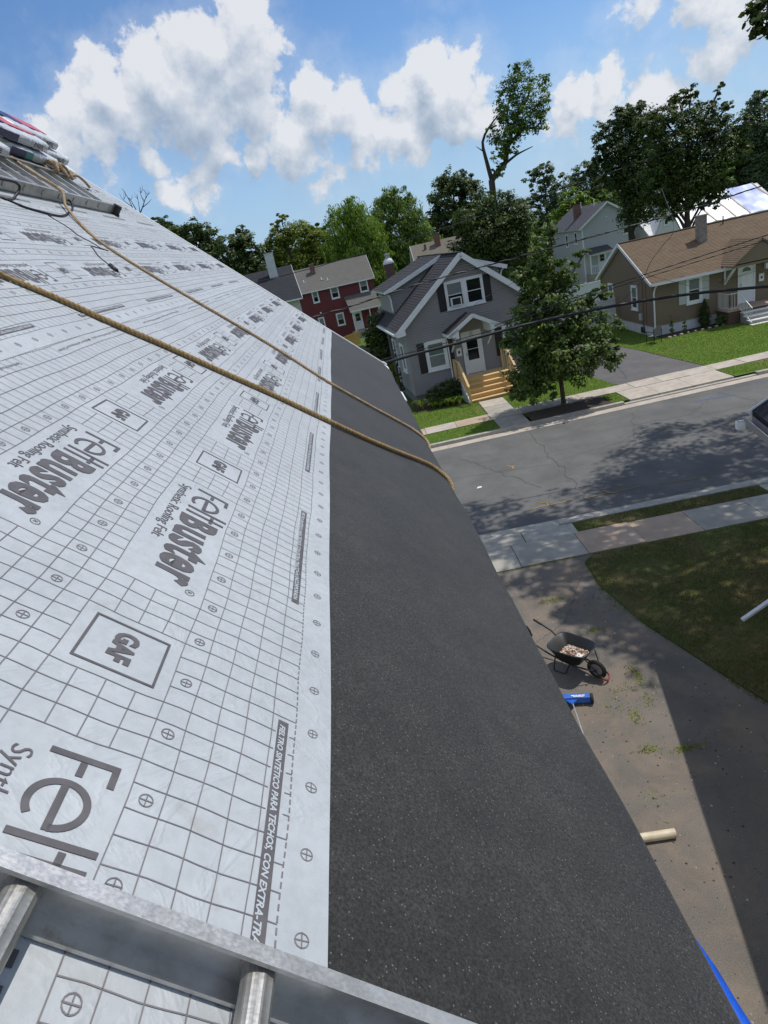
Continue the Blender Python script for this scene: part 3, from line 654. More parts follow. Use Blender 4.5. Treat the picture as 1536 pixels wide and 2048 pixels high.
# felt courses: each roll laps over the one below
def wob(y): return .004*math.sin(y*1.7) + .002*math.sin(y*5.1+2)
EDGES = [.437, -.720, -1.877]
FELTS = []
for i, e in enumerate(EDGES):
    top = EDGES[i+1]-.10 if i+1 < len(EDGES) else S_R
    b = MB(R); n = 90; vs = []; m_ = 10; h0 = .0045 + .0015*i
    for a in range(n+1):
        y = Y0 + (Y1-.004-Y0)*a/n
        for q in range(m_+1):
            s = e + wob(y+i*3) + (top-e)*q/m_; h = h0 if q < m_ else h0-.0008
            vs.append((s,y,h if q else h0+.0004))
    fs = [(a*(m_+1)+q, a*(m_+1)+q+1, (a+1)*(m_+1)+q+1, (a+1)*(m_+1)+q) for a in range(n) for q in range(m_)]
    b.add(vs, fs)
    # the cut edge hangs down on to what lies below
    ev = []; 
    for a in range(n+1):
        y = Y0 + (Y1-.004-Y0)*a/n; s = e + wob(y+i*3); ev += [(s,y,h0+.0004),(s+.0015,y,.0008 if i == 0 else h0-.0012)]
    b.add(ev, [(2*a,2*a+1,2*a+3,2*a+2) for a in range(n)])
    FELTS.append((build('felt_sheet', b, FELT, house), e, h0+.0012, i))

# --- printing on the felt: lines, cross-hairs, words
def text_geo(s, size=1.0, xs=1.0, offset=0.0, shear=0.0, spacing=1.0):
    cu = bpy.data.curves.new('t', 'FONT'); cu.body = s; cu.size = 1.0; cu.offset = offset; cu.shear = shear; cu.resolution_u = 3; cu.space_character = spacing
    o = bpy.data.objects.new('t', cu); COL.objects.link(o)
    dg = bpy.context.evaluated_depsgraph_get(); dg.update()
    me = bpy.data.meshes.new_from_object(o.evaluated_get(dg))
    V = np.array([v.co[:] for v in me.vertices]); F = [tuple(p.vertices) for p in me.polygons]
    bpy.data.objects.remove(o); bpy.data.curves.remove(cu); bpy.data.meshes.remove(me)
    return V[:,:2]*np.array([size*xs, size]), F
def fit(geo, w, h, cap_from=None):
    V, F = geo; lo, hi = V.min(0), V.max(0); V = V.copy(); V[:,0] = (V[:,0]-lo[0])*w/(hi[0]-lo[0]); V[:,1] = V[:,1]*h
    return V, F
CAP = None
def cap_h(g): return g[0][:,1].max()
T_B = text_geo('B', offset=.045); T_UST = text_geo('uster', offset=.03, spacing=1.06)
T_SYN1 = text_geo('Synthetic Roofing Felt', offset=-.002); T_GAF = text_geo('GAF', offset=.05); T_R = text_geo('R', offset=0.01)
T_FIEL = text_geo('FIELTRO SINTÉTICO PARA TECHOS, CON EXTRA-TRACCIÓN INCORPORADA', offset=.03, shear=.25)
T_LINE = text_geo('Synthetic Roofing Felt, with Extra-Traction built in    Membrane Synthétique pour Toitures', offset=.004)
def scaled(g, w, cap, ref): 
    V, F = g; lo = V[:,0].min(); hi = V[:,0].max(); return np.stack([(V[:,0]-lo)*w/(hi-lo), V[:,1]*cap/ref],1), F
ref = .70
C_ = .0459; PER = 24*C_

def strokes():
    V = []; F = []
    def r(x0,x1,y0,y1): k = len(V); V.extend([(x0,y0),(x1,y0),(x1,y1),(x0,y1)]); F.append((k,k+1,k+2,k+3))
    w = .0105
    r(0,w,0,.103); r(w,.041,.103-w,.103); r(w,.036,.047,.047+w)                # F
    cx, cy, ro = .089, .0425, .043; n = 30; a0 = rad(-48); pts = []
    for i in range(n+1):
        a = -a0*0 + rad(2) + (rad(360-52)-rad(2))*i/n; pts.append((a,))
        for q in (ro-w, ro): V.append((cx+q*math.cos(a), cy+q*math.sin(a)))
    k = len(V)-2*(n+1)
    F.extend([(k+2*i, k+2*i+1, k+2*i+3, k+2*i+2) for i in range(n)]); r(cx-ro+w*.9, cx+ro-.001, cy-w*.5, cy+w*.5)
    r(.138,.138+w,0,.118); r(.168,.168+w,0,.114); r(.154,.192,.070,.070+w)      # l, t
    return np.array(V), F
A_FELT = strokes(); A_B = scaled(T_B, .064, .104, cap_h(T_B)); A_UST = scaled(T_UST, .280, .104, cap_h(T_UST))
A_SYN = scaled(T_SYN1, .372, .030, cap_h(T_SYN1)); A_GAF = scaled(T_GAF, .088, .045, cap_h(T_GAF)); A_R = scaled(T_R, .0075, .009, cap_h(T_R))
A_FIEL = scaled(T_FIEL, .615, .0145, cap_h(T_FIEL)); A_LINE = scaled(T_LINE, .80, .012, cap_h(T_LINE))
def print_felt(fo, e, h, idx):
    ymax = Y1-.06; umax = (e - EDGES[idx+1]) - .004 if idx+1 < len(EDGES) else e - S_R - .01
    ph = (0.0, .42, .77)[idx]
    def sh(u, y): return .0020*math.sin(u*19+y*3+idx) + .0012*math.sin(u*47+y*13) , .0016*math.sin(y*9+u*5) + .0010*math.sin(y*23+u*31)
    def tf(dz): return lambda u, y, z: R(e-u + wob(y+idx*3) + sh(u,y)[1], y + sh(u,y)[0], h+z+dz)
    lines = MB(tf(0)); txt = MB(tf(.0003)); light = MB(tf(.0007))
    def rect(mbx, u0, u1, y0, y1):
        if u0 >= umax or y0 >= ymax: return
        u1 = min(u1, umax); y1 = min(y1, ymax); mbx.add([(u0,y0,0),(u1,y0,0),(u1,y1,0),(u0,y1,0)], [(0,1,2,3)])
    def vline(u, y0, y1, w=.0020):
        y = y0
        while y < y1-1e-6:
            t = min(y+(.06 if y < 4.5 else .5), y1); rect(lines, u-w/2, u+w/2, y, t); y = t
    def hline(y, u0, u1, w=.0018):
        n = max(1, int((u1-u0)/.03)) if y < 4.5 else 1
        for q in range(n): rect(lines, u0+(u1-u0)*q/n, u0+(u1-u0)*(q+1)/n, y-w/2, y+w/2)
    def put(mbx, g, u_base, y_start):          # reading towards the viewer, letter tops down the slope
        V, F = g
        if y_start > ymax or u_base > umax: return
        mbx.add([(u_base - p[1], y_start - p[0], 0) for p in V], F)
    def cross(u, y, r=.0115):
        if u+r > umax or y > ymax-.02: return
        n = 14; vs = []
        for k in range(n):
            t = 2*math.pi*k/n
            for q in (r-.0019, r): vs.append((u+q*math.cos(t), y+q*math.sin(t), 0))
        lines.add(vs, [(2*k, 2*k+1, 2*((k+1)%n)+1, 2*((k+1)%n)) for k in range(n)])
        lines.add([(u-r,y-.001,0),(u+r,y-.001,0),(u+r,y+.001,0),(u-r,y+.001,0)], [(0,1,2,3)]); lines.add([(u-.001,y-r,0),(u+.001,y-r,0),(u+.001,y-.002,0),(u-.001,y-.002,0)], [(0,1,2,3)]); lines.add([(u-.001,y+.002,0),(u+.001,y+.002,0),(u+.001,y+r,0),(u-.001,y+r,0)], [(0,1,2,3)])
    us = [.129,.180,.231,.282,.334,.537,.588,.638,.687,.888,.939,.988,1.039,1.093]
    for u in us: vline(u, -.9, ymax)
    y = -.9
    while y < ymax: rect(lines, .078, .0808, y, y+.010); y += .0172
    y = -.9
    while y < ymax: rect(lines, 1.150, 1.1528, y, y+.010); y += .0172
    k0 = -3
    for k in range(k0, 9):
        yb = 1.254 + ph + k*PER                 # lower end of the word panel; it runs 14 cells up the eave
        if yb - 11*C_ > ymax: continue
        for j in range(24):                     # cross lines, cell by cell
            yy = yb + (j-10)*C_
            inbox = (1.013+ph-.655) <= yy - k*PER <= 1.02+ph
            if inbox: hline(yy, .121, .334); hline(yy, .079, .091)
            else: hline(yy, .079, .334)
            hline(yy, .537, .687); hline(yy, .888, 1.093 if j % 24 > 11 else 1.150)
            p = yy - yb
            if -10*C_ < p <= -7*C_+1e-6 or -3*C_-1e-6 <= p < 0 or abs(p) < 1e-6 or abs(p+10*C_) < 1e-6 or abs(p-14*C_) < 1e-6:
                hline(yy, .334, .537); hline(yy, .687, .888)
        for j in range(8):
            yy = yb - 5.5*C_ + (j-1)*3*C_
            for u in (.308,.612,.913): cross(u, yy)
            cross(.041, yy+.01)
        for du in (0, .354):
            for (a, b2) in ((-10*C_,-7*C_),(-3*C_,0)):
                for u in (.385,.436,.486):
                    if u+du < umax: vline(u+du, yb+a, yb+b2)
            yc = yb - 5*C_; w = .0052
            for (u0,u1,y0,y1) in ((.359,.359+w,yc-.068,yc+.068),(.511-w,.511,yc-.068,yc+.068),(.359+w,.511-w,yc-.068,yc-.068+w),(.359+w,.511-w,yc+.068-w,yc+.068)): rect(txt, u0+du, u1+du, y0, y1)
            put(txt, A_GAF, .4575+du, yc+.046); 
            put(txt, A_FELT, .459+du, yb+.610); put(txt, A_B, .460+du, yb+.410); put(txt, A_UST, .460+du, yb+.336); put(txt, A_R, .372+du, yb+.047); 
            put(txt, A_SYN, .506+du, yb+.590)
            n = 12; vs = []
            if yb+.05 < ymax and .37+du < umax:
                for q in range(n):
                    t = 2*math.pi*q/n
                    for rr in (.0095,.0112): vs.append((.3675+du+rr*math.cos(t), yb+.043+rr*math.sin(t), 0))
                txt.add(vs, [(2*q,2*q+1,2*((q+1)%n)+1,2*((q+1)%n)) for q in range(n)])
        yt = 1.013 + ph + k*PER
        if yt < ymax:
            rect(txt, .0955, .1175, yt-.643, yt); put(light, A_FIEL, .1135, yt-.012)
        put(txt, A_LINE, 1.125, yt)
    build('printed_grid', lines, PRINT_G, fo, kind='stuff'); build('printed_lettering', txt, PRINT, fo, kind='stuff'); build('reversed_lettering', light, PRINT_L, fo, kind='stuff')
for q in FELTS: print_felt(*q)
# staples / small scuffs
# rake trim, eave trim, walls
b = MB(R); b.box(S_R, 1.30, Y1-.006, Y1+.045, -.16, .014); build('rake_trim', b, STEELW, house)
b = MB(R); b.box(1.285, 1.345, Y1-.28, Y1+.05, -.15, -.004); b.box(1.25, 1.31, Y1-.02, Y1+.06, -.03, .022); build('rake_return', b, STEELW, house)
b = MB(R_back); b.box(S_R, 1.33, Y1-.006, Y1+.045, -.16, .014); build('rake_trim', b, STEELW, house)
b = MB(R); b.box(1.332, 1.348, Y0, Y1-.3, -.16, -.056); build('eave_trim', b, WHITE, house)
XE = 1.33*c_ - GAP*n_; XW = XE-.34; XB = 2*XR-XW
b = MB(FWP); b.box(XB, XW, Y0+.3, Y1-.26, 0, 6.02); zt = 6.02
b.prism([(XB,Y1-.40,zt),(XW,Y1-.40,zt),(XR,Y1-.40,ZR-.16)], (0,.14,0)); b.prism([(XB,Y0+.3,zt),(XW,Y0+.3,zt),(XR,Y0+.3,ZR-.16)], (0,.14,0)); build('wall', b, SIDE_WHITE, house)
b = MB(FWP); b.box(XW+.012, XW+.09, 7.3, 7.42, .15, 5.7); b.box(XW+.012, XE+.03, 7.3, 7.42, 5.7, 5.8); build('downspout', b, WHITE, house)
b = MB(R); b.box(1.42,1.535,7.45,7.98,-.16,-.10); build('gutter', b, WHITE, house)
# blue tarp hanging below the eave
b = MB(R); vs = []; n = 44
for i in range(n+1):
    y = .96 - 2.6*i/n; w = min(.55*max(.94-y, 0), .055) + (.004*math.sin(i*1.9) if y < .85 else 0)
    vs += [(1.335,y,-.058),(1.350+w*.5,y,-.016 if w > .004 else -.058),(1.3525+w,y,-.010-.02*(w < .01)+.003*math.sin(i*2.1)),(1.37+w*1.02,y,-.10),(1.55+w*.4,y,-.42+.02*math.sin(i*.9)),(2.1,y,-1.1)]
b.add(vs, [(i*6+j,i*6+j+1,(i+1)*6+j+1,(i+1)*6+j) for i in range(n) for j in range(5)])
build('tarp', b, TARP, smooth=True, label='bright blue tarp hanging below the eave at the lower right', cat='tarp')

# ------------------------------------------------------------------ ladders on the roof
def channel(mb, p, q, up, side, hgt, fl, t=.003, mi=0, flt=None):
    """C-channel from p to q: web at the origin side, flanges reaching 'side'"""
    p, q, up, side = map(to_np, (p, q, up, side))
    def slab_(o0, a, b):
        v = []
        for e in (p, q):
            for (i, j) in ((0,0),(1,0),(1,1),(0,1)): v.append(tuple(e + o0 + a*i + b*j))
        mb.add(v, [(3,2,1,0),(4,5,6,7),(0,1,5,4),(1,2,6,5),(2,3,7,6),(3,0,4,7)], mi)
    slab_(np.zeros(3), side*t, up*hgt); slab_(side*t, side*(fl-t), up*t); slab_(side*t+up*(hgt-t), side*((flt or fl)-t), up*t)
    slab_(side*((flt or fl)-t)+up*(hgt-t-.004), side*t, up*.004); slab_(side*(fl-t)+up*t, side*t, up*.004)
DS = to_np(R(1,0,0))-to_np(R(0,0,0)); DY = to_np(R(0,1,0))-to_np(R(0,0,0)); DN = to_np(R(0,0,1))-to_np(R(0,0,0))
# the ladder we lean on, lying down the slope and turned a little
a_ = rad(-2.5); LD = DS*math.cos(a_) + DY*math.sin(a_); LS = -DS*math.sin(a_)*-1 + 0; LS = np.cross(DN, LD); LS /= np.linalg.norm(LS)
if np.dot(LS, DY) > 0: LS = -LS                           # towards the viewer
P0 = to_np(R(-.013, .535, .008))
lad = thing('ladder', tuple(P0 + LS*.21), 'aluminium ladder lying down the slope across the lower left corner', 'ladder')
RH = .074
for k, (off, sd_) in enumerate(((0, 1), (.43, -1))):
    b = MB(); o = P0 + LS*off
    channel(b, o - LD*2.6, o + LD*1.05, DN, LS*sd_, RH, .030, flt=.021); build('rail', b, ALU, lad)
rung_src = None
for k in range(-8, 4):
    c = P0 + LD*(.045 + .287*k) + DN*.043
    b = MB(); n = 44; vs = []; 
    for e in (.0015, .4285):
        for j in range(n):
            t = 2*math.pi*j/n; r = .0197 + (.0007 if (j//2) % 2 else 0) 
            if math.sin(t) > .8: r *= .93
            vs.append(tuple(c + LS*e + LD*math.cos(t)*r + DN*math.sin(t)*r))
    b.add(vs, [(j,(j+1)%n,n+(j+1)%n,n+j) for j in range(n)]); 
    for e in (.003, .4225):                                # swaged collar
        b.tube([c + LS*e, c + LS*(e+.0045)], .025, 16)
    build('rung', b, ALU_D, lad)
# ladder used as a toe board under the bundles
la2 = thing('ladder', R(-2.3,5.9,0), 'weathered ladder lying along the roof near the ridge, holding back the shingle bundles', 'ladder')
b = MB(); o0, o1 = to_np(R(-2.085,2.6,.012)), to_np(R(-2.085,7.19,.012)); channel(b, o0, o1, DN, -DS, .082, .028); build('rail', b, ALU_D, la2)
b = MB(); o0, o1 = to_np(R(-2.56,2.6,.03)), to_np(R(-2.56,7.30,.03)); channel(b, o0, o1, DN, DS, .082, .028); build('rail', b, ALU_D, la2)
for k in range(15):
    y = 7.06 - .31*k; b = MB()
    p, q = to_np(R(-2.087,y,.062)), to_np(R(-2.557,y+.015,.078)); b.bar(p, q, .034, .030, DN); build('rung', b, ALU, la2)
    b = MB(R); b.tube([(-2.0855,y,.055),(-2.079,y,.055)], .021, 12); build('rung_end', b, ALU_D, la2)
b = MB(R); b.box(-2.105,-2.045,7.18,7.27,.004,.105); b.box(-2.12,-2.03,7.21,7.245,-.0,.03); build('foot', b, SHDARK, la2)
# ------------------------------------------------------------------ ropes
def smooth_path(ctrl, step):
    P = [to_np(p) for p in ctrl]; P = [2*P[0]-P[1]] + P + [2*P[-1]-P[-2]]; out = []
    for i in range(1, len(P)-2):
        L = np.linalg.norm(P[i+1]-P[i]); n = max(2, int(L/step))
        for k in range(n):
            t = k/n; a, b2, c, d = P[i-1], P[i], P[i+1], P[i+2]
            out.append(.5*((2*b2)+(-a+c)*t+(2*a-5*b2+4*c-d)*t*t+(-a+3*b2-3*c+d)*t**3))
    out.append(P[-2]); return out
def rope_mesh(path, rad_, pitch, strands=3, n=6):
    b = MB(); k = len(path); ph = 0; fr = []; ref = None
    for i in range(k):
        t = path[min(i+1,k-1)]-path[max(i-1,0)]; t = t/np.linalg.norm(t)
        if ref is None: ref = np.cross(t, DN)
        ref = ref - t*np.dot(ref,t); ref /= np.linalg.norm(ref); fr.append((ref.copy(), np.cross(t,ref)))
        if i: ph += np.linalg.norm(path[i]-path[i-1])
    for s in range(strands):
        d = 0; pts = []
        for i in range(k):
            if i: d += np.linalg.norm(path[i]-path[i-1])
            a = 2*math.pi*(d/pitch + s/strands); u, v = fr[i]; pts.append(path[i] + (u*math.cos(a)+v*math.sin(a))*rad_*.52)
        b.tube(pts, rad_*.54, n)
    return b
def lift(pts, h): return [R(s, y, h) for s, y in pts]
r1 = [(-2.6,1.9),(-1.136,2.905),(-.753,3.105),(-.501,3.245),(-.225,3.365),(.078,3.505),(.424,3.63),(.703,3.745),(.935,3.875),(1.10,3.985),(1.21,4.03)]
p1 = lift(r1, .019) + [R(1.285,4.01,.015), R(1.335,3.955,.010), R(1.372,3.89,-.02), R(1.392,3.80,-.10), R(1.45,3.70,-.25), R(1.9,3.55,-.70), R(3.0,3.2,-1.6)]
build('rope', rope_mesh(smooth_path(p1, .012), .0148, .068), ROPE, smooth=True, label='thicker tan rope crossing the middle of the felt and dropping over the eave', cat='rope')
r2 = [(-2.9,6.25),(-2.673,6.09),(-2.435,5.93)]
p2 = [R(-2.85,6.3,.10), R(-2.58,6.06,.095), R(-2.33,5.91,.10), R(-2.08,5.80,.105), R(-1.93,5.60,.04)] + lift([(-1.6,5.22),(-1.367,5.06),(-1.034,5.0),(-.682,5.005),(-.358,5.02),(-.019,5.0),(.42,4.895),(.781,4.935),(1.07,5.0),(1.19,5.01)], .016) + \
     [R(1.27,4.98,.013), R(1.325,4.92,.006), R(1.362,4.84,-.03), R(1.385,4.76,-.12), R(1.5,4.6,-.4), R(2.6,4.3,-1.4)]
build('rope', rope_mesh(smooth_path(p2, .015), .0122, .055), ROPE2, smooth=True, label='thinner pale rope running from the upper ladder down to the eave, farther one', cat='rope')
# knotted tail at the end of the upper rail
kn = []
for i in range(60):
    t = i/59; kn.append(R(-2.59 + .05*math.sin(t*22) + .03*t, 6.70 + .50*t + .05*math.sin(t*31), .135 + .035*math.cos(t*24)))
b = rope_mesh(smooth_path(kn, .012), .014, .06)
b2 = rope_mesh(smooth_path([R(-2.55,7.2,.12), R(-2.6,7.5,.12), R(-2.62,7.8,.08), R(-2.66,8.1,.03)], .015), .014, .06); b.add(b2.v, b2.f)
build('rope', b, ROPE2, smooth=True, label='knotted tan rope tail wrapped round the end of the upper ladder below the bundles', cat='rope')
# black hose/cord below the upper ladder and its plug end
cd = [R(-2.05,4.2,.06), R(-2.02,4.9,.10)] + lift([(-1.98,4.85),(-1.945,4.72),(-1.935,4.62),(-1.96,4.60),(-1.925,4.66),(-1.87,4.74),(-1.835,4.92),(-1.815,5.18),(-1.85,5.40),(-1.91,5.62),(-1.985,5.88)], .012) + [R(-2.06,6.05,.03), R(-2.1,6.0,.05)]
b = MB(); b.tube(smooth_path(cd, .02), .0085, 8)
cord2 = lift([(-1.80,4.98),(-1.66,4.97),(-1.56,4.90),(-1.47,4.93),(-1.40,4.92),(-1.375,4.99),(-1.395,4.90),(-1.425,4.79),(-1.385,4.72),(-1.30,4.58),(-1.22,4.51),(-1.16,4.44)], .008)
b.tube(smooth_path(cord2, .015), .0042, 6); b.tube([R(-1.19,4.475,.012), R(-1.13,4.42,.012)], .016, 8)
b.tube(smooth_path(lift([(-1.82,5.2),(-1.81,5.05),(-1.80,4.98)], .010), .02), .006, 6)
build('cord', b, CABLE, smooth=True, label='black hose looping out from under the upper ladder with a kinked thin tail', cat='hose')
# ------------------------------------------------------------------ shingle bundles
def bundle(name_lab, s0, y0, h0, L, skew_, top, front, seed, grp):
    """a wrapped bundle: long side along the eave from y0-L to y0, thick .085, width .33 up the slope"""
    rn = random.Random(seed); w, t = .33, .085
    root = thing('shingle_bundle', R(s0-w/2, y0-L/2, h0), name_lab, 'shingle bundle', grp)
    def prof(y, e):                                      # rounded, slightly slumped section
        pts = []; n = 12
        for k in range(n):
            a = 2*math.pi*k/n; cs, sn = math.cos(a), math.sin(a)
            x = math.copysign(abs(cs)**.35, cs)*w/2*e; z = math.copysign(abs(sn)**.35, sn)*t/2*e
            pts.append((s0-w/2+x+skew_*(y-y0)+rn.uniform(-.004,.004), y, h0+t/2+z+rn.uniform(-.005,.005)))
        return pts
    b = MB(R); ny = 14; vs = []
    for i in range(ny+1):
        y = y0 - L*i/ny; e = 1.0 if 0 < i < ny else .86
        vs += prof(y, e)
    n = 12; fs = [(i*n+j,i*n+(j+1)%n,(i+1)*n+(j+1)%n,(i+1)*n+j) for i in range(ny) for j in range(n)] + [tuple(range(n)), tuple(range(ny*n,(ny+1)*n))]
    b.add(vs, fs); build('wrapper', b, WRAP, root, smooth=True)
    # coloured panels of the printed wrap, standing a millimetre proud
    for (m, y_a, y_b, side) in top+front:
        b = MB(R); sg = skew_*((y0+y_a+y0+y_b)/2-y0)
        if side == 't': b.box(s0-w+.03+sg, s0-.13+sg, y0+y_a, y0+y_b, h0+t+.003, h0+t+.0065)
        else: b.box(s0+.003+sg, s0+.0065+sg, y0+y_a, y0+y_b, h0+.012, h0+t-.014)
        build('printed_panel', b, m, root)
    # lines of small print on the front
    b = MB(R)
    for q in range(3):
        for r_ in range(4):
            yy = y0-.18-.045*r_-rn.uniform(0,.01); b.box(s0+.003+skew_*(yy-y0), s0+.0075+skew_*(yy-y0), yy-.026, yy, h0+.028+.014*q, h0+.035+.014*q)
    build('small_print', b, PRINT, root)
    return root
GB = 'wrapped shingle bundles stacked near the ridge'
bundle('bottom white shingle bundle of the near stack, behind the ladder rail', -2.62, 7.02, .012, 1.0, .0, [(WRAP,-.5,-.3,'t')], [(NAVY,-1.0,-.72,'f')], 1, GB)
bundle('middle shingle bundle of the near stack with teal panel and blue end', -2.62, 7.08, .105, 1.0, .01, [(BLUEW,-.22,-.03,'t')], [(TEAL,-.74,-.60,'f'),(NAVY,-1.0,-.74,'f')], 2, GB)
bundle('top shingle bundle of the near stack with coral and navy wrap', -2.66, 6.86, .20, 1.0, .0, [(REDW,-.62,-.06,'t'),(NAVY,-.98,-.64,'t')], [(NAVY,-1.0,-.66,'f')], 3, GB)
bundle('lowest shingle bundle of the far stack with open dark end', -2.74, 7.95, .03, 1.0, .0, [(WRAP,-.5,-.3,'t')], [(SHDARK,-.98,-.42,'f')], 4, GB)
bundle('middle shingle bundle of the far stack with teal panel', -2.78, 7.72, .125, 1.0, .0, [(WRAP,-.5,-.3,'t')], [(TEAL,-.86,-.66,'f')], 5, GB)
bundle('top shingle bundle of the far stack with coral stripe wrap', -2.84, 7.50, .22, 1.0, .0, [(REDW,-.55,-.05,'t'),(NAVY,-.98,-.57,'t')], [(SHDARK,-.9,-.6,'f')], 6, GB)
bundle('small loose end of white wrapped bundle on the rungs at the left edge', -2.44, 5.70, .115, .62, .0, [(WRAP,-.5,-.3,'t')], [], 7, GB)

# ------------------------------------------------------------------ wheelbarrow
wb = thing('wheelbarrow', (2.36, 9.40, .108), 'black wheelbarrow half full of roofing scraps with a red nose guard, on the sunlit driveway', 'wheelbarrow')
fd = to_np((.66,-.75,0)); fd /= np.linalg.norm(fd); ld = to_np((-fd[1], fd[0], 0)); zc = to_np((0,0,1)); C0 = to_np((2.31,9.45,.108))
def wp(f, l, z): return tuple(C0 + (fd*f + ld*l + zc*z)*1.03)
def rrect(f0, f1, lw0, lw1, z, n=24):
    out = []
    for k in range(n):
        a = 2*math.pi*k/n; cs, sn = math.cos(a), math.sin(a)
        f = math.copysign(abs(cs)**.45, cs); l = math.copysign(abs(sn)**.45, sn); ff = (f0+f1)/2 + f*(f1-f0)/2
        lw = lw0 + (lw1-lw0)*(f+1)/2; out.append(wp(ff, l*lw, z))
    return out
rings = [rrect(-.14,.16,.15,.13,.235), rrect(-.18,.21,.18,.16,.26), rrect(-.335,.375,.285,.255,.52), rrect(-.355,.395,.305,.275,.525), rrect(-.355,.395,.305,.275,.51), rrect(-.34,.38,.295,.265,.505), rrect(-.195,.225,.19,.17,.25), rrect(-.14,.16,.15,.13,.222)]
b = MB(); n = 24; b.add(sum(rings, []), [(i*n+j,i*n+(j+1)%n,(i+1)*n+(j+1)%n,(i+1)*n+j) for i in range(7) for j in range(n)] + [tuple(range(n)), tuple(range(7*n,8*n))]); build('tray', b, WB, wb, smooth=True)
for sgn in (1,-1):
    b = MB(); b.tube([wp(-.88,.27*sgn,.56), wp(-.55,.25*sgn,.47), wp(-.30,.205*sgn,.335), wp(.1,.15*sgn,.21), wp(.52,.075*sgn,.19)], .015, 8); build('handle_bar', b, WB, wb)
    b = MB(); b.tube([wp(-.93,.272*sgn,.575), wp(-.76,.262*sgn,.53)], .021, 8); build('grip', b, RUBBER, wb)
    b = MB(); b.tube([wp(-.20,.19*sgn,.33), wp(-.26,.20*sgn,.02), wp(-.22,.20*sgn,.006), wp(-.06,.19*sgn,.006), wp(-.02,.185*sgn,.03), wp(.06,.165*sgn,.25)], .012, 7); build('leg', b, WB, wb)
    b = MB(); b.tube([wp(.06,.155*sgn,.22), wp(.32,.20*sgn,.42)], .01, 6); b.tube([wp(.50,.07*sgn,.19), wp(.36,.16*sgn,.45)], .01, 6); build('tray_brace', b, WB, wb)
wc = wp(.47, 0, .185); b = MB(); prof = []
for k in range(9):
    a = math.pi*2*k/8; prof.append((.148+.036*math.cos(a), .036*math.sin(a)))
b.lathe(prof, wc, 22, axis=tuple(ld)); tyre = build('tyre', b, RUBBER, wb, smooth=True)
b = MB(); b.lathe([(.02,-.03),(.11,-.02),(.118,0),(.11,.02),(.02,.03)], wc, 16, axis=tuple(ld)); b.tube([tuple(to_np(wc)-ld*.085), tuple(to_np(wc)+ld*.085)], .009, 8); build('rim', b, GREYM, wb)
b = MB(); b.tube([wp(.60,-.095,.12), wp(.655,-.07,.075), wp(.67,-.03,.06), wp(.67,.03,.06), wp(.655,.07,.075), wp(.60,.095,.12)], .016, 7); build('nose_guard', b, REDP, wb)
b = MB(); b.tube([wp(.50,-.085,.195), wp(.62,-.08,.12)], .010, 6); b.tube([wp(.50,.085,.195), wp(.62,.08,.12)], .010, 6); build('wheel_bracket', b, WB, wb)
# load: a mound and scraps
mb = MB(); n = 9
vs = []
for i in range(n):
    for j in range(n):
        f, l = -1+2*i/(n-1), -1+2*j/(n-1); r = max(abs(f),abs(l)); vs.append(wp(.05+f*.20, l*.17, .33+.07*(1-r*r)+.03*f+random.uniform(-.012,.012)))
mb.add(vs, [(i*n+j,(i+1)*n+j,(i+1)*n+j+1,i*n+j+1) for i in range(n-1) for j in range(n-1)])
mats_l = [simple('scrap_dust', (.20,.13,.085), .95, col2=(.32,.22,.15), scale=40), simple('scrap_red', (.28,.12,.075), .9), simple('scrap_pale', (.52,.44,.34), .9), SHDARK, simple('scrap_white', (.68,.67,.64), .8)]
for _ in range(420):
    f, l = random.uniform(-.19,.27), random.uniform(-.17,.17); z = .335+.07*(1-max(abs((f-.05)/.22),abs(l/.18))**2)+random.uniform(0,.02)+.03*f
    s, t, a = random.uniform(.006,.024), random.uniform(.004,.012), random.uniform(0,6.28); u = fd*math.cos(a)+ld*math.sin(a); v = -fd*math.sin(a)+ld*math.cos(a); p = to_np(wp(f,l,z)); nn_ = zc*random.uniform(.2,1)*t + v*random.uniform(-.01,.01)
    mb.add([tuple(p-u*s-v*t), tuple(p+u*s-v*t+nn_), tuple(p+u*s+v*t+nn_), tuple(p-u*s+v*t)], [(0,1,2,3)], random.choice((1,1,2,2,2,3,1,2,4)))
q = to_np(wp(.20,-.06,.40)); mb.add([tuple(q-fd*.06-ld*.05), tuple(q+fd*.06-ld*.04+zc*.02), tuple(q+fd*.05+ld*.05), tuple(q-fd*.05+ld*.05+zc*.015)], [(0,1,2,3)], 4)
build('roofing_scraps', mb, mats_l, kind='stuff')
# shovel standing by the wheelbarrow
sh = thing('shovel', (1.48,10.05,.108), 'dark shovel propped upright beside the wheelbarrow handles', 'shovel')
b = MB(); b.tube([(1.85,10.06,.11),(1.72,10.03,.58)], .016, 8); build('shaft', b, OLDWOOD, sh)
b = MB(); vs = []
for (t, w_, d_) in ((0,.03,0),(.12,.075,.012),(.5,.09,.022),(.8,.075,.02),(1,.0,.0)):
    p = to_np((1.72,10.03,.56)) + to_np((-.10,.0,.33))*t; vs += [tuple(p+to_np((w_*.75,-w_*.5,0))), tuple(p+to_np((d_,d_,0))), tuple(p+to_np((-w_*.75,w_*.5,0)))]
b.add(vs, [(i*3+j,i*3+j+1,(i+1)*3+j+1,(i+1)*3+j) for i in range(4) for j in range(2)]); build('blade', b, WB, sh)
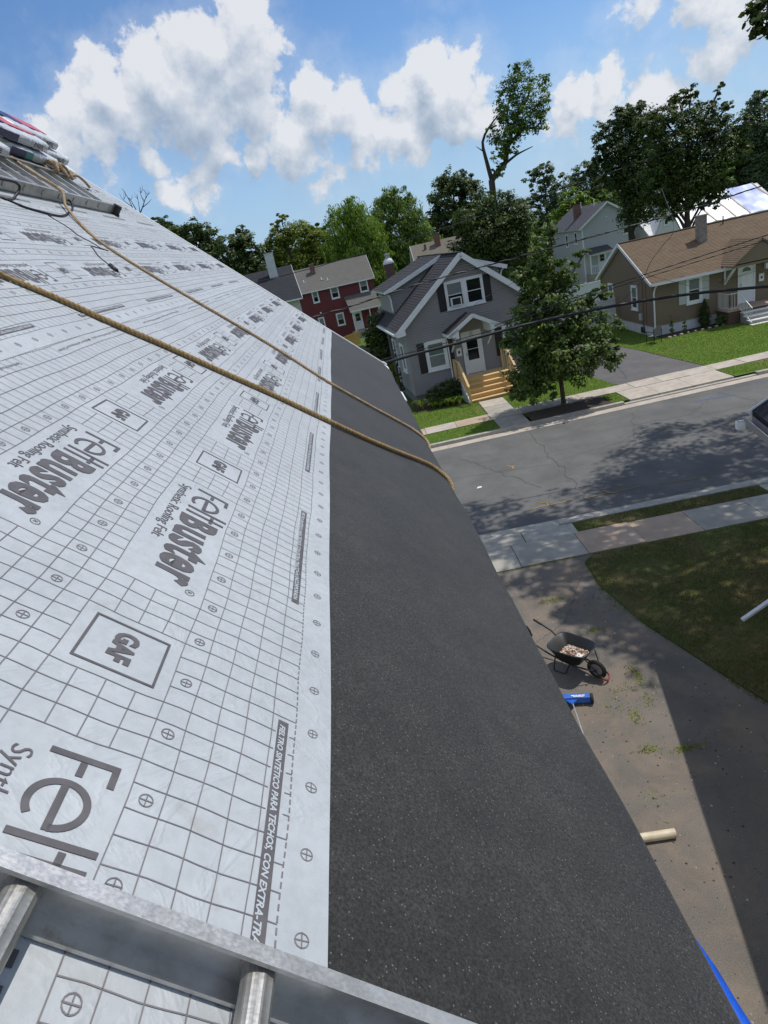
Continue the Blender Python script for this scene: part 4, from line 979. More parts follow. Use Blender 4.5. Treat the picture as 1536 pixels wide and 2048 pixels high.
# rolling magnetic sweeper
sw = thing('magnetic_sweeper', (2.0,8.55,.108), 'blue rolling magnetic sweeper with black wheel and thin silver handle on the driveway', 'sweeper')
hd = to_np((2.36,8.50,0)) - to_np((1.75,8.63,0)); hd /= np.linalg.norm(hd); hn = to_np((-hd[1],hd[0],0)); P = to_np((1.72,8.64,.108))
def swp(a, c, z): return tuple(P + hd*a + hn*c + zc*z)
b = MB(swp); b.add([(0,-.05,.05),(.60,-.05,.05),(.60,.07,.05),(0,.07,.05),(0,-.04,.15),(.60,-.04,.15),(.60,.055,.165),(0,.055,.165)], [(3,2,1,0),(4,5,6,7),(0,1,5,4),(1,2,6,5),(2,3,7,6),(3,0,4,7)]); build('magnet_housing', b, BLUEP, sw)
b = MB(swp)
for (u0,u1,v0,v1) in ((.30,.36,.0,.02),(.37,.40,.0,.02),(.41,.47,.0,.02),(.48,.52,.0,.02),(.33,.5,-.025,-.012)): b.add([(u0,v0,.1595),(u1,v0,.1595),(u1,v1,.162),(u0,v1,.162)], [(0,1,2,3)])
build('printed_lettering', b, WHITE, sw)
for a in (-.03,.63):
    b = MB(); b.lathe([(.01,-.025),(.075,-.025),(.085,-.012),(.085,.012),(.075,.025),(.01,.025)], swp(a,.01,.086), 18, axis=tuple(hd)); build('wheel', b, RUBBER, sw, smooth=True)
b = MB(); b.tube([swp(.30,-.05,.12), (1.93,7.72,.22), (1.80,7.1,.34)], .011, 8); build('handle', b, ALU, sw)
b = MB(); b.add([swp(.20,-.05,.13),swp(.40,-.05,.13),swp(.30,-.17,.14),swp(.20,-.05,.10),swp(.40,-.05,.10),swp(.30,-.17,.11)], [(0,1,2),(3,5,4),(0,3,4,1),(1,4,5,2),(2,5,3,0)]); build('yoke', b, BLUEP, sw)
# cream pipe lying at the foot of the wall
b = MB(); b.tube([(1.2,5.88,.165),(2.49,5.84,.165)], .058, 20, cap=False); b.tube([(2.49,5.84,.165),(1.2,5.88,.165)], .050, 20, cap=False)
ring = 20
build('pipe', b, PVC, smooth=True, label='short length of cream plastic pipe lying on the driveway', cat='pipe')

# ------------------------------------------------------------------ neighbour on the right: only its gutter corner, downspout and shadow reach the picture
ng = thing('house', (9.5,5.5,.1), 'neighbouring house at the right edge of which only a gutter corner shows', 'house')
ang = rad(12.6); ny_ = np.array([math.sin(ang)*-1, -math.cos(ang), 0]); nx_ = np.array([math.cos(ang), -math.sin(ang), 0]); NC = np.array([5.74, 9.92, 0])
def NB(a, bb, z): p = NC + nx_*a + ny_*bb; return (p[0], p[1], z)
b = MB(NB); b.box(.45, 8.0, .5, 13, 0, 4.0); b.prism([(.45,.5,4.0),(8.0,.5,4.0),(4.2,.5,6.3)], (0,.15,0)); build('wall', b, SIDE_CREAM, ng)
b = MB(NB); b.add([(.02,0,4.12),(4.2,0,6.75),(4.2,13.4,6.75),(.02,13.4,4.12),(.02,0,4.02),(4.2,0,6.6),(4.2,13.4,6.6),(.02,13.4,4.02)], [(0,1,2,3),(7,6,5,4),(0,4,5,1),(1,5,6,2),(2,6,7,3),(3,7,4,0)]); 
b.add([(8.4,0,4.12),(4.2,0,6.75),(4.2,13.4,6.75),(8.4,13.4,4.12),(8.4,0,4.02),(4.2,0,6.6),(4.2,13.4,6.6),(8.4,13.4,4.02)], [(0,1,2,3),(7,6,5,4),(0,4,5,1),(1,5,6,2),(2,6,7,3),(3,7,4,0)]); build('roof', b, SH_BLACK, ng)
b = MB(NB); b.bar(NB(.0,-.012,4.06), NB(4.2,-.012,6.68), .02, .12); b.T = None; build('rake_board', MB().bar(NB(.0,-.014,4.06), NB(4.2,-.014,6.68), .02, .14), WHITE, ng)
gt = MB(NB); gt.box(-.12,.0,.06,13.3,3.93,3.94); gt.box(-.125,-.115,.06,13.3,3.93,4.05); gt.box(-.006,.004,.06,13.3,3.93,4.05); build('gutter', gt, GREYM, ng)
gt = MB(NB); gt.box(-.24,-.228,.02,.14,3.86,3.98); gt.box(-.125,-.113,.02,.14,3.86,3.98); gt.box(-.228,-.125,.02,.032,3.86,3.98); gt.box(-.228,-.125,.128,.14,3.86,3.98); gt.box(-.228,-.125,.032,.128,3.86,3.87); build('gutter_outlet', gt, WHITE, ng)
b = MB(); b.bar((5.40,9.50,.42), (6.3,9.77,.66), .065, .05); build('downspout', b, WHITE, ng)

# ------------------------------------------------------------------ overhead wires
def sag(p, q, s, n=40): 
    p, q = to_np(p), to_np(q); return [p+(q-p)*i/n - zc*s*4*(i/n)*(1-i/n) for i in range(n+1)]
def wire(pts, r, m, lab, cat='cable', n=7, grp=None): return build('cable', MB().tube(pts, r, n), m, label=lab, cat=cat, smooth=True, group=grp)
wire(smooth_path([(-14,15.3,4.0),(-6,15.3,4.80),(.02,15.3,5.23),(1.71,15.3,5.32),(3.99,15.3,5.42),(6.58,15.3,5.36),(9.21,15.3,5.09),(14,15.3,4.4),(24,15.3,3.2)], .4), .034, CABLE, 'thick black cable sagging along the near side of the street', n=10)
tp = smooth_path([(-14,19,5.7),(-1.78,19,6.33),(.09,19,6.46),(1.71,19,6.6),(3.87,19,6.70),(7.42,19,6.87),(9.5,19,6.98),(11.36,19,7.17),(20,19,7.9)], .08)
b = MB(); k = len(tp); 
for s, rr in ((0,.011),(1,.011)):
    d = 0; pp = []
    for i in range(k):
        if i: d += np.linalg.norm(tp[i]-tp[i-1])
        a = 2*math.pi*(d/.62+s/2); pp.append(tp[i]+np.array([0,math.cos(a),math.sin(a)])*.012)
    b.tube(pp, rr, 6)
tw = build('cable', b, CABLE, smooth=True, label='twisted black and bare service wire crossing in front of the grey house window', cat='cable')
d = 0; pp = []
for i in range(k):
    if i: d += np.linalg.norm(tp[i]-tp[i-1])
    a = 2*math.pi*(d/.62+.25); pp.append(tp[i]+np.array([0,math.cos(a),math.sin(a)])*.020)
build('bare_strand', MB().tube(pp, .007, 5), CABLE_G, tw, smooth=True)
wire(smooth_path([(-14,17.1,4.6),(1.5,17,5.12),(3.27,17,5.33),(5.39,17,5.58),(7.33,17,5.78),(10.2,17,6.06),(16,17,6.6)], .3), .011, CABLE, 'upper wire of the close pair crossing the brown roof')
wire(smooth_path([(-14,17.1,4.5),(1.5,17,5.06),(3.27,17,5.26),(5.39,17,5.50),(7.33,17,5.69),(10.2,17,5.94),(16,17,6.4)], .3), .009, CABLE, 'lower wire of the close pair crossing the brown roof')
wire(smooth_path([(-14,17,7.35),(-2.73,17,7.58),(-.49,17,7.66),(1.18,17,7.77),(4,17,8.02),(7.13,17,8.34),(10.13,17,8.71),(18,17,9.8)], .4), .009, CABLE, 'highest thin wire drawn across the treetops')
wire(smooth_path([(15.6,35,7.6),(13.85,30,5.98),(13.3,30,5.3),(12.74,30,4.71),(12.37,30,4.05),(11.6,30,3.5),(10.8,30,3.13)], .2), .012, CABLE, 'black service drop slanting down across the brown gable wall')
wire(smooth_path([(12.3,30,4.35),(14.6,31.5,3.42),(16.8,33.5,2.60),(18.6,35,2.45),(21.2,36.1,2.52)], .2), .008, CABLE, 'thin wire looping across the white shuttered window')
wire(smooth_path([(16.9,36,3.10),(18.4,35.6,2.55),(20.0,35.4,2.58),(21.6,36.1,2.95)], .2), .007, CABLE, 'thin wire looping in front of the white front door')
wire(smooth_path([(-3,24,3.4),(.8,26,3.6),(2.8,28,4.0),(5.2,30,4.75),(7.5,30.4,5.3)], .2), .008, CABLE, 'thin wire rising across the grey siding above the porch')

# ------------------------------------------------------------------ houses: helpers
def frame(ox, oy, deg=0.0):
    a = rad(deg); c, s = math.cos(a), math.sin(a)
    return lambda u, v, z: (ox + u*c - v*s, oy + u*s + v*c, z)
def clip(poly, z0, z1):
    def half(P, z, keep_above):
        out = []
        for i in range(len(P)):
            a, b = P[i], P[(i+1) % len(P)]; ia = (a[1] >= z) == keep_above or abs(a[1]-z) < 1e-9; ib = (b[1] >= z) == keep_above or abs(b[1]-z) < 1e-9
            if ia: out.append(a)
            if ia != ib and abs(b[1]-a[1]) > 1e-9:
                t = (z-a[1])/(b[1]-a[1]); out.append((a[0]+(b[0]-a[0])*t, z))
        return out
    P = half(poly, z0, True)
    return half(P, z1, False) if len(P) >= 3 else []
def lapped(mb, P, poly, course, lo=.020, hi=.004, mi=0, gap=.0):
    """overlapping courses on the plane P(u, v, out): clapboards or shingles, each proud at its lower edge"""
    if gap: mb.add([P(u, v, -.03) for u, v in poly], [tuple(range(len(poly)))], mi, [[(u, v) for u, v in poly]])
    v0, v1 = min(p[1] for p in poly), max(p[1] for p in poly); n = max(1, int(math.ceil((v1-v0)/course - 1e-6)))
    for k in range(n):
        a, b = v0+k*course, min(v0+(k+1)*course, v1); c = clip(poly, a+(gap if k else 0), b)
        if len(c) < 3: continue
        d = lambda v: lo + (hi-lo)*(v-a)/course
        mb.add([P(u, v, d(v)) for u, v in c], [tuple(range(len(c)))], mi, [[(u, v) for u, v in c]])
        bot = [p for p in c if abs(p[1]-a-(gap if k else 0)) < 1e-6]
        if len(bot) >= 2:
            u0, u1 = min(p[0] for p in bot), max(p[0] for p in bot); a_ = bot[0][1]
            mb.add([P(u0,a_,0),P(u1,a_,0),P(u1,a_,lo),P(u0,a_,lo)], [(0,1,2,3)], mi, [[(u0,a),(u1,a),(u1,a),(u0,a)]])
def wall_map(F, side, off=0.0):
    """(u, z, out) on a wall of house frame F; side f: front v=off, l: left u=off, r: right u=off, b: back"""
    if side == 'f': return lambda u, z, o: F(u, off-o, z)
    if side == 'b': return lambda u, z, o: F(u, off+o, z)
    if side == 'l': return lambda v, z, o: F(off-o, v, z)
    return lambda v, z, o: F(off+o, v, z)
def wbox(mb, P, u0, u1, z0, z1, o0, o1, mi=0):
    v = [(u0,z0,o0),(u1,z0,o0),(u1,z1,o0),(u0,z1,o0),(u0,z0,o1),(u1,z0,o1),(u1,z1,o1),(u0,z1,o1)]
    mb.add([P(*p) for p in v], [(3,2,1,0),(4,5,6,7),(0,1,5,4),(1,2,6,5),(2,3,7,6),(3,0,4,7)], mi)
def window(house_, P, u0, u1, z0, z1, fr=.09, mats=(GLASS, GLASS), trim=WHITE, name='window', sill=True, grid=0):
    """double-hung sash window: outer casing, two sashes at different depth, glass panes"""
    b = MB(); o = .068
    wbox(b,P,u0,u0+fr,z0,z1,0,o); wbox(b,P,u1-fr,u1,z0,z1,0,o); wbox(b,P,u0+fr,u1-fr,z1-fr,z1,0,o-.002); wbox(b,P,u0+fr,u1-fr,z0,z0+fr,0,o-.002)
    if sill: wbox(b,P,u0-.03,u1+.03,z0-.045,z0-.001,0,o+.035)
    w = build(name, b, trim, house_)
    zm = (z0+z1)/2; t = .035; a0, a1 = u0+fr+.001, u1-fr-.001
    for (y0, y1, d, m) in ((zm-t/2, z1-fr-.001, .052, mats[0]), (z0+fr+.001, zm+t/2, .042, mats[1])):
        s = MB(); wbox(s,P,a0,a0+t,y0,y1,.001,d); wbox(s,P,a1-t,a1,y0,y1,.001,d); wbox(s,P,a0+t,a1-t,y1-t,y1,.001,d-.001); wbox(s,P,a0+t,a1-t,y0,y0+t,.001,d-.001)
        if grid:
            for k in range(1, grid): uu = a0+(a1-a0)*k/grid; wbox(s,P,uu-.012,uu+.012,y0+t,y1-t,.004,d-.003)
        build('sash', s, trim, w)
        g = MB(); wbox(g,P,a0+t,a1-t,y0+t,y1-t,.0015,d-.010); build('pane', g, m, w)
    return w
def shutter(house_, P, u0, u1, z0, z1, m, slats=True):
    b = MB(); wbox(b,P,u0,u1,z0,z1,.004,.026); wbox(b,P,u0,u0+.05,z0,z1,.026,.036); wbox(b,P,u1-.05,u1,z0,z1,.026,.036)
    for zz in (z0, (z0+z1)/2-.03, z1-.06): wbox(b,P,u0+.05,u1-.05,zz,zz+.06,.026,.035)
    sh_ = build('shutter', b, m, house_)
    if slats:
        s = MB(); n = int((z1-z0-.18)/.06)
        for k in range(n):
            zz = z0+.075+.06*k
            if abs(zz-(z0+z1)/2) > .05: wbox(s,P,u0+.055,u1-.055,zz,zz+.035,.026,.032)
        build('louvre', s, m, sh_)['kind'] = 'stuff'
def roof_plane(mb, A, B, C, D, course=.14, over=None, mi=0, lo=.010):
    """quad A (lower start) B (lower end) C (upper end) D (upper start) as shingle courses"""
    A, B, C, D = map(to_np, (A, B, C, D)); ux = B-A; L = np.linalg.norm(ux); ux /= L
    n = np.cross(ux, D-A); n /= np.linalg.norm(n); n = n if n[2] > 0 else -n
    vy = np.cross(n, ux); vy = vy if vy[2] > 0 else -vy
    P = lambda u, v, o: tuple(A + ux*u + vy*v + n*o)
    q = [(np.dot(p-A, ux), np.dot(p-A, vy)) for p in (A, B, C, D)]
    lapped(mb, P, q, course, lo, .002, mi)
    return P, n
def slab_under(mb, pts, n, t, mi=0):
    """soffit / deck just under a shingle plane"""
    top = [tuple(to_np(p)-n*.004) for p in pts]; mb.prism(top, tuple(-n*t), mi)
def rail_run(mb, pts, n, hgt, w=.03, bal=.014, mi=0):
    for (p, q) in zip(pts[:-1], pts[1:]):
        p, q = to_np(p), to_np(q); k = max(1, int(np.linalg.norm(q-p)/n))
        mb.bar(p+zc*hgt, q+zc*hgt, w, w, mi=mi); mb.bar(p+zc*.08, q+zc*.08, w*.8, w*.8, mi=mi)
        for i in range(k+1): r = p+(q-p)*i/k; mb.bar(r+zc*.08, r+zc*hgt, bal, bal, up=(0,1,0), mi=mi)
def gabled(name_label, F, W_, Dp, z0, ze, zr, siding, roofm, over=.35, front=True, course=.11, rcourse=.15, label='', trim=WHITE, ridge='v', found=None, fz=.5, group=None, fgap=.3):
    """house with its gable (ridge='v', ridge running away) or its eave (ridge='u') to the street"""
    h = thing('house', F(W_/2, Dp/2, z0), label, 'house', group)
    b = MB(); bt = z0 if not found else z0+fz
    if ridge == 'v':
        poly = [(0,bt),(W_,bt),(W_,ze),(W_/2,zr),(0,ze)]
        lapped(b, wall_map(F,'f',0), poly, course); lapped(b, wall_map(F,'b',Dp), poly, course*2)
        lapped(b, wall_map(F,'l',0), [(0,bt),(Dp,bt),(Dp,ze),(0,ze)], course); lapped(b, wall_map(F,'r',W_), [(0,bt),(Dp,bt),(Dp,ze),(0,ze)], course*2)
    else:
        poly = [(0,bt),(Dp,bt),(Dp,ze),(Dp/2,zr),(0,ze)]
        lapped(b, wall_map(F,'l',0), poly, course); lapped(b, wall_map(F,'r',W_), poly, course*2)
        lapped(b, wall_map(F,'f',0), [(0,bt),(W_,bt),(W_,ze),(0,ze)], course); lapped(b, wall_map(F,'b',Dp), [(0,bt),(W_,bt),(W_,ze),(0,ze)], course*2)
    build('wall', b, siding, h)
    if found:
        b = MB(); b.add([F(.02,.02,z0-.4),F(W_-.02,.02,z0-.4),F(W_-.02,Dp-.02,z0-.4),F(.02,Dp-.02,z0-.4),F(.02,.02,bt),F(W_-.02,.02,bt),F(W_-.02,Dp-.02,bt),F(.02,Dp-.02,bt)], [(4,5,6,7),(0,1,5,4),(1,2,6,5),(2,3,7,6),(3,0,4,7)]); build('foundation', b, found, h)
    b = MB(); t = MB()
    if ridge == 'v':
        k = (zr-ze)/(W_/2); dz = k*over; e = .12
        for sg, u0, um in ((1,-over,W_/2),(-1,W_+over,W_/2)):
            pts = [F(u0,-fgap,ze-dz+e), F(u0,Dp+.25,ze-dz+e), F(um,Dp+.25,zr+e), F(um,-fgap,zr+e)]
            P, n = roof_plane(b, *pts, course=rcourse); slab_under(t, pts, n, .10)
            t.bar(to_np(F(u0,-fgap-.012,ze-dz+e-.07)), to_np(F(um,-fgap-.012,zr+e-.07)), .024, .19, up=(0,0,1))
    else:
        k = (zr-ze)/(Dp/2); dz = k*over; e = .12
        for v0 in (-over, Dp+over):
            pts = [F(-.25,v0,ze-dz+e), F(W_+.25,v0,ze-dz+e), F(W_+.25,Dp/2,zr+e), F(-.25,Dp/2,zr+e)]
            P, n = roof_plane(b, *pts, course=rcourse); slab_under(t, pts, n, .10)
            for uu in (-.262, W_+.262): t.bar(to_np(F(uu,v0,ze-dz+e-.07)), to_np(F(uu,Dp/2,zr+e-.07)), .024, .17, up=(0,0,1))
            t.bar(to_np(F(-.25,v0+(-.02 if v0 < 0 else .02),ze-dz+e-.05)), to_np(F(W_+.25,v0+(-.02 if v0 < 0 else .02),ze-dz+e-.05)), .10, .10)
    build('roof', b, roofm, h); build('roof_trim', t, trim, h)
    return h
def chimney(h, F, u, v, z0, z1, w, d, m, cap=None, name='chimney'):
    b = MB(F); b.box(u-w/2,u+w/2,v-d/2,v+d/2,z0,z1); c = build(name, b, m, h)
    b = MB(F); b.box(u-w/2-.04,u+w/2+.04,v-d/2-.04,v+d/2+.04,z1,z1+.07); build('chimney_cap', b, cap or m, c)
    return c
def door(h, P, u0, u1, z0, z1, m=WHITE, glass=None, fan=False):
    b = MB(); f = .10
    wbox(b,P,u0,u0+f,z0,z1,0,.05); wbox(b,P,u1-f,u1,z0,z1,0,.05); wbox(b,P,u0+f,u1-f,z1-f,z1,0,.048); build('door_frame', b, WHITE, h)
    b = MB(); wbox(b,P,u0+f+.002,u1-f-.002,z0+.03,z1-f-.002,0,.030)
    w = u1-u0-2*f
    d_ = build('door', b, m, h)
    if glass:
        g0, g1 = glass; b = MB(); wbox(b,P,u0+f+.13,u1-f-.13,g0,g1,.031,.036); build('pane', b, GLASS, d_)
        b = MB(); wbox(b,P,u0+f+.11,u0+f+.13,g0-.02,g1+.02,.030,.042); wbox(b,P,u1-f-.13,u1-f-.11,g0-.02,g1+.02,.030,.042); zm = (g0+g1)/2; wbox(b,P,u0+f+.13,u1-f-.13,zm-.012,zm+.012,.036,.042); build('glazing_bar', b, m, d_)
    if fan:
        b = MB(); c = (u0+u1)/2; n = 9; pts = [P(c+.24*math.cos(math.pi*k/(n-1)), z1-.42+.22*math.sin(math.pi*k/(n-1)), .034) for k in range(n)]; b.poly(pts); build('fan_light', b, GLASS_G, d_)
        for (za, zb) in ((z0+.2,z0+.75),(z0+.9,z1-.55)):
            for k in range(2): b = MB(); uu = u0+f+.08+k*(w/2-.02); wbox(b,P,uu,uu+w/2-.14,za,zb,.030,.038); build('door_panel', b, m, d_)
    b = MB(); wbox(b,P,u0+f+.05,u0+f+.09,z0+.95,z0+1.08,.022,.06); build('handle', b, GREYM, d_)
    return d_
def mailbox(h, P, u, z): b = MB(); wbox(b,P,u-.13,u+.13,z-.19,z+.19,.003,.10); wbox(b,P,u-.14,u+.14,z+.19,z+.215,.003,.125); m = build('mailbox', b, WHITE_W, h); b = MB(); wbox(b,P,u-.05,u+.05,z-.05,z+.07,.101,.104); build('house_plate', b, BLACK, m)

# ------------------------------------------------------------------ grey house across the street
GF = frame(1.46, 31.9, 6.5); GW, GD = 6.5, 9.2
gh = thing('house', GF(3.2,4.5,.1), 'grey sided one-and-a-half-storey house with black shutters and new pine front steps', 'house')
ZE, ZR, K = 4.02, 6.66, .812
b = MB(); bt = .62; poly = [(0,bt),(GW,bt),(GW,ZE),(GW/2,ZR),(0,ZE)]
lapped(b, wall_map(GF,'f',0), poly, .125, gap=.030); lapped(b, wall_map(GF,'b',GD), poly, .2); lapped(b, wall_map(GF,'l',0), [(0,bt),(GD,bt),(GD,ZE),(0,ZE)], .125, gap=.030); lapped(b, wall_map(GF,'r',GW), [(0,bt),(GD,bt),(GD,ZE),(0,ZE)], .15)
build('wall', b, SIDE_GREY, gh)
b = MB(GF); b.box(.02,GW-.02,.02,GD-.02,-.2,bt); build('foundation', b, FOUND_G, gh)
b = MB(GF); b.box(-.012,.05,-.022,.05,bt,ZE-.1); build('corner_post', b, SIDE_GREY, gh); b = MB(GF); b.box(GW-.05,GW+.012,-.022,.05,bt,ZE-.1); build('corner_post', b, SIDE_GREY, gh)
rb = MB(); tb = MB(); e = .17
for u0 in (-.42, GW+.42):
    pts = [GF(u0,-.34,ZE-.42*K+e), GF(u0,GD+.2,ZE-.42*K+e), GF(GW/2,GD+.2,ZR+e), GF(GW/2,-.34,ZR+e)]
    P, n = roof_plane(rb, *pts, course=.15, lo=.016); slab_under(tb, pts, n, .11)
    tb.bar(to_np(GF(u0,-.356,ZE-.42*K+e-.10)), to_np(GF(GW/2,-.356,ZR+e-.10)), .03, .24)
    s = 1 if u0 < 0 else -1
    tb.prism([GF(u0,-.372,ZE-.42*K+e-.01),GF(u0+.42*s,-.372,ZE+e-.02-.2),GF(u0+.44*s,-.372,ZE-.34*K-.06),GF(u0,-.372,ZE-.42*K-.04)], tuple(to_np(GF(0,.37,0))-to_np(GF(0,0,0))))
b = MB(GF); b.box(GW/2-.12,GW/2+.12,-.33,GD+.2,ZR+e-.01,ZR+e+.03); rb.add(b.v, b.f)
roof = build('roof', rb, SH_GREY, gh); build('rake_trim', tb, WHITE, gh)
# gutters on the left eave, one length hanging
b = MB(); b.bar(GF(-.46,.1,ZE-.30), GF(-.46,GD,ZE-.30), .11, .10); build('gutter', b, WHITE, gh)
# shed dormers either side
for sg in (0, 1):
    mir = (lambda u: GW-u) if sg else (lambda u: u)
    b = MB(); d0, d1 = 3.6, 8.0; zt = 5.62; kd = (ZR+.16-zt-.14)/(GW/2-.2)
    Pl = (lambda v, z, o, q=mir, s=sg: GF(q(.25-o), v, z)); lapped(b, Pl, [(d0,ZE-.1),(d1,ZE-.1),(d1,zt),(d0,zt)], .125, gap=.030)
    for vv in (d0, d1):
        Pf = (lambda u, z, o, q=mir, v=vv, w=(1 if vv == d0 else -1): GF(q(u), v-o*w, z)); lapped(b, Pf, [(.25,ZE+.2),(GW/2-.02,ZR-.05),(.25,zt)], .125, gap=.030)
    dm = build('dormer', b, SIDE_GREY, gh)
    r2 = MB(); t2 = MB(); pts = [GF(mir(-.12),d0-.32,zt-.37*kd+.10), GF(mir(-.12),d1+.25,zt-.37*kd+.10), GF(mir(GW/2),d1+.25,ZR+.20), GF(mir(GW/2),d0-.32,ZR+.20)]
    P, n = roof_plane(r2, *pts, course=.15, lo=.016); slab_under(t2, pts, n, .09); t2.bar(to_np(GF(mir(-.12),d0-.335,zt-.37*kd+.02)), to_np(GF(mir(GW/2),d0-.335,ZR+.10)), .025, .20)
    build('dormer_roof', r2, SH_GREY, dm); build('dormer_trim', t2, WHITE, dm)
    b = MB(); b.tube([GF(mir(-.1),d0-.15,zt-.08), GF(mir(.12),d0-.05,zt-.22), GF(mir(.20),d0-.06,zt-.45), GF(mir(.20),d0-.06,ZE+.55)], .042, 8); build('downspout', b, WHITE, dm)
Pf = wall_map(GF, 'f', 0)
for (u0, u1, mm) in ((2.30,3.27,(BLIND,GLASS)),(3.21,4.18,(GLASS,GLASS))): window(gh, Pf, u0 if u0 < 3 else 3.272, u1 if u0 < 3 else 4.22, 4.36, 5.66, .10, mm)
shutter(gh, Pf, 1.93, 2.29, 4.33, 5.60, BLACK); shutter(gh, Pf, 4.23, 4.59, 4.33, 5.60, BLACK)
b = MB(); wbox(b,Pf,2.50,3.02,4.50,4.88,.045,.22); ac = build('air_conditioner', b, WHITE_W, gh); b = MB(); wbox(b,Pf,2.56,2.96,4.54,4.84,.221,.226); build('grille', b, BLACK, ac)
window(gh, Pf, .85, 1.95, 1.66, 3.12, .14, (GLASS_G, BLIND)); shutter(gh, Pf, .47, .84, 1.63, 3.10, BLACK); shutter(gh, Pf, 1.97, 2.28, 1.63, 3.10, BLACK)
window(gh, Pf, 4.85, 5.90, 1.66, 3.12, .14, (BLIND, GLASS)); shutter(gh, Pf, 4.45, 4.83, 1.63, 3.10, BLACK); shutter(gh, Pf, 5.92, 6.3, 1.63, 3.10, BLACK)
Pl = wall_map(GF, 'l', 0)
window(gh, Pl, 1.0, 2.0, 1.66, 3.12, .11, (BLIND, BLIND)); window(gh, Pl, 3.4, 4.4, 1.66, 3.12, .11, (BLIND, GLASS))
door(gh, Pf, 2.74, 3.76, 1.06, 3.16, WHITE, glass=(1.75, 2.82)); mailbox(gh, Pf, 2.52, 2.26)
b = MB(); wbox(b,Pf,3.18,3.34,2.92,3.12,.05,.12); build('porch_lamp', b, GALV, gh)
# porch hood
pr = MB(); pt = MB(); pz, pe = 4.10, 3.36
for u0 in (1.84, 4.42):
    pts = [GF(u0,-1.35,pe), GF(u0,0,pe), GF(3.13,0,pz), GF(3.13,-1.35,pz)]; P, n = roof_plane(pr, *pts, course=.14); slab_under(pt, pts, n, .07)
    pt.bar(to_np(GF(u0,-1.366,pe-.08)), to_np(GF(3.13,-1.366,pz-.08)), .028, .17)
    s = 1 if u0 < 3 else -1; pt.prism([GF(u0,-1.38,pe-.0),GF(u0+.5*s,-1.38,pe+.20),GF(u0+.5*s,-1.38,pe-.26),GF(u0+.36*s,-1.38,pe-.27),GF(u0+.34*s,-1.38,pe-.15),GF(u0,-1.38,pe-.15)], tuple(to_np(GF(0,1.37,0))-to_np(GF(0,0,0))))
ph_ = build('porch_roof', pr, SH_GREY, gh); build('porch_trim', pt, WHITE, ph_)
b = MB(); b.bar(GF(2.20,-1.1,pe-.28), GF(2.20,-.03,pe-1.0), .07, .07); b.bar(GF(4.06,-1.1,pe-.28), GF(4.06,-.03,pe-1.0), .07, .07); build('porch_bracket', b, WHITE, ph_)
b = MB(); b.tube([GF(1.80,-1.3,pe-.05), GF(1.86,-.5,pe-.25), GF(2.02,-.06,pe-.45), GF(2.02,-.05,.6)], .035, 8); build('downspout', b, WHITE, gh)
# pine steps
st = bpy.data.objects.new('front_steps', None); link(st, gh); st.location = (0,0,0); WPOS['front_steps'] = WPOS[gh.name]
su0, su1 = 2.20, 4.62
b = MB(GF); 
for k in range(8):
    b = MB(GF); v = -.02-.145*k; b.box(su0,su1,v-.14,v,1.02,1.058); build('deck_board', b, DECK, st)
for k in range(5):
    zt = 1.02-.205*(k+1)+.0; v = -1.18-.245*k; b = MB(GF); b.box(su0-.02,su1+.02,v-.285,v-.002,zt,zt+.038); build('tread', b, DECK, st)
    b = MB(GF); b.box(su0,su1,v-.002,v+.02,zt+.04,zt+.203); build('riser', b, DECK_R, st)
b = MB(GF); b.box(su0,su1,-1.18-.245*5+.0-.02,-1.18-.245*5+.0,-.05,zt+.0-.001); build('riser', b, DECK_R, st)
for u in (su0-.06, su1+.02):
    b = MB(); vb = -1.18-.245*5
    poly = [GF(u,-.02,0.0),GF(u,-.02,1.01),GF(u,-1.18,1.01),GF(u,vb-.05,.10),GF(u,vb-.05,-.02)]; b.prism(poly, tuple(to_np(GF(.04,0,0))-to_np(GF(0,0,0)))); build('stringer', b, WHITE_W if u < 3 else DECK_R, st)
    b = MB(); b.bar(GF(u+.02,-.04,1.98), GF(u+.02,-1.12,1.98), .10, .04); b.bar(GF(u+.02,-1.12,1.98), GF(u+.02,vb-.02,.98), .10, .045); b.bar(GF(u+.02,-1.16,.9), GF(u+.02,-1.16,1.96), .09, .09, up=(0,1,0)); b.bar(GF(u+.02,vb-.02,.0), GF(u+.02,vb-.02,1.0), .09, .09, up=(0,1,0)); b.bar(GF(u+.02,-.06,1.0), GF(u+.02,-.06,1.96), .09, .09, up=(0,1,0))
    build('handrail', b, DECK, st)
    for k in range(7):
        b = MB(); q = k/6
        if k < 2: v = -.4-.4*k; b.bar(GF(u+.02,v,1.0), GF(u+.02,v,1.96), .035, .035, up=(0,1,0))
        else: v = -1.30-(abs(vb)-1.4)*(k-2)/4.6; q = (-v-1.12)/(abs(vb)-1.12); b.bar(GF(u+.02,v,.95-.98*q), GF(u+.02,v,1.93-.98*q), .035, .035, up=(0,1,0))
        build('baluster', b, DECK, st)
# brick chimney behind with pale pot
chg = thing('chimney', (2.3, 44.0, .1), 'brick chimney with a pale rounded cap standing left of the grey roof', 'chimney')
b = MB(); b.box(1.55,2.15,43.6,44.3,.1,6.75); build('stack', b, BRICK_D, chg); b = MB(); b.box(1.50,2.20,43.55,44.35,6.75,6.85); b.lathe([(.30,0),(.30,.08),(.22,.2),(.05,.26)], (1.85,43.95,6.85), 14); build('crown', b, FOUND, chg); b = MB(); b.lathe([(.15,.22),(.15,.42),(.2,.44),(.2,.5),(.0,.53)], (1.85,43.95,6.85), 12); build('flue_cap', b, GREYM, chg)
pst = build('post', MB().tube([(.86,36.5,.1),(.82,36.5,4.0)], .10, 8), OLDWOOD, label='weathered grey post beside the left wall of the grey house', cat='post')

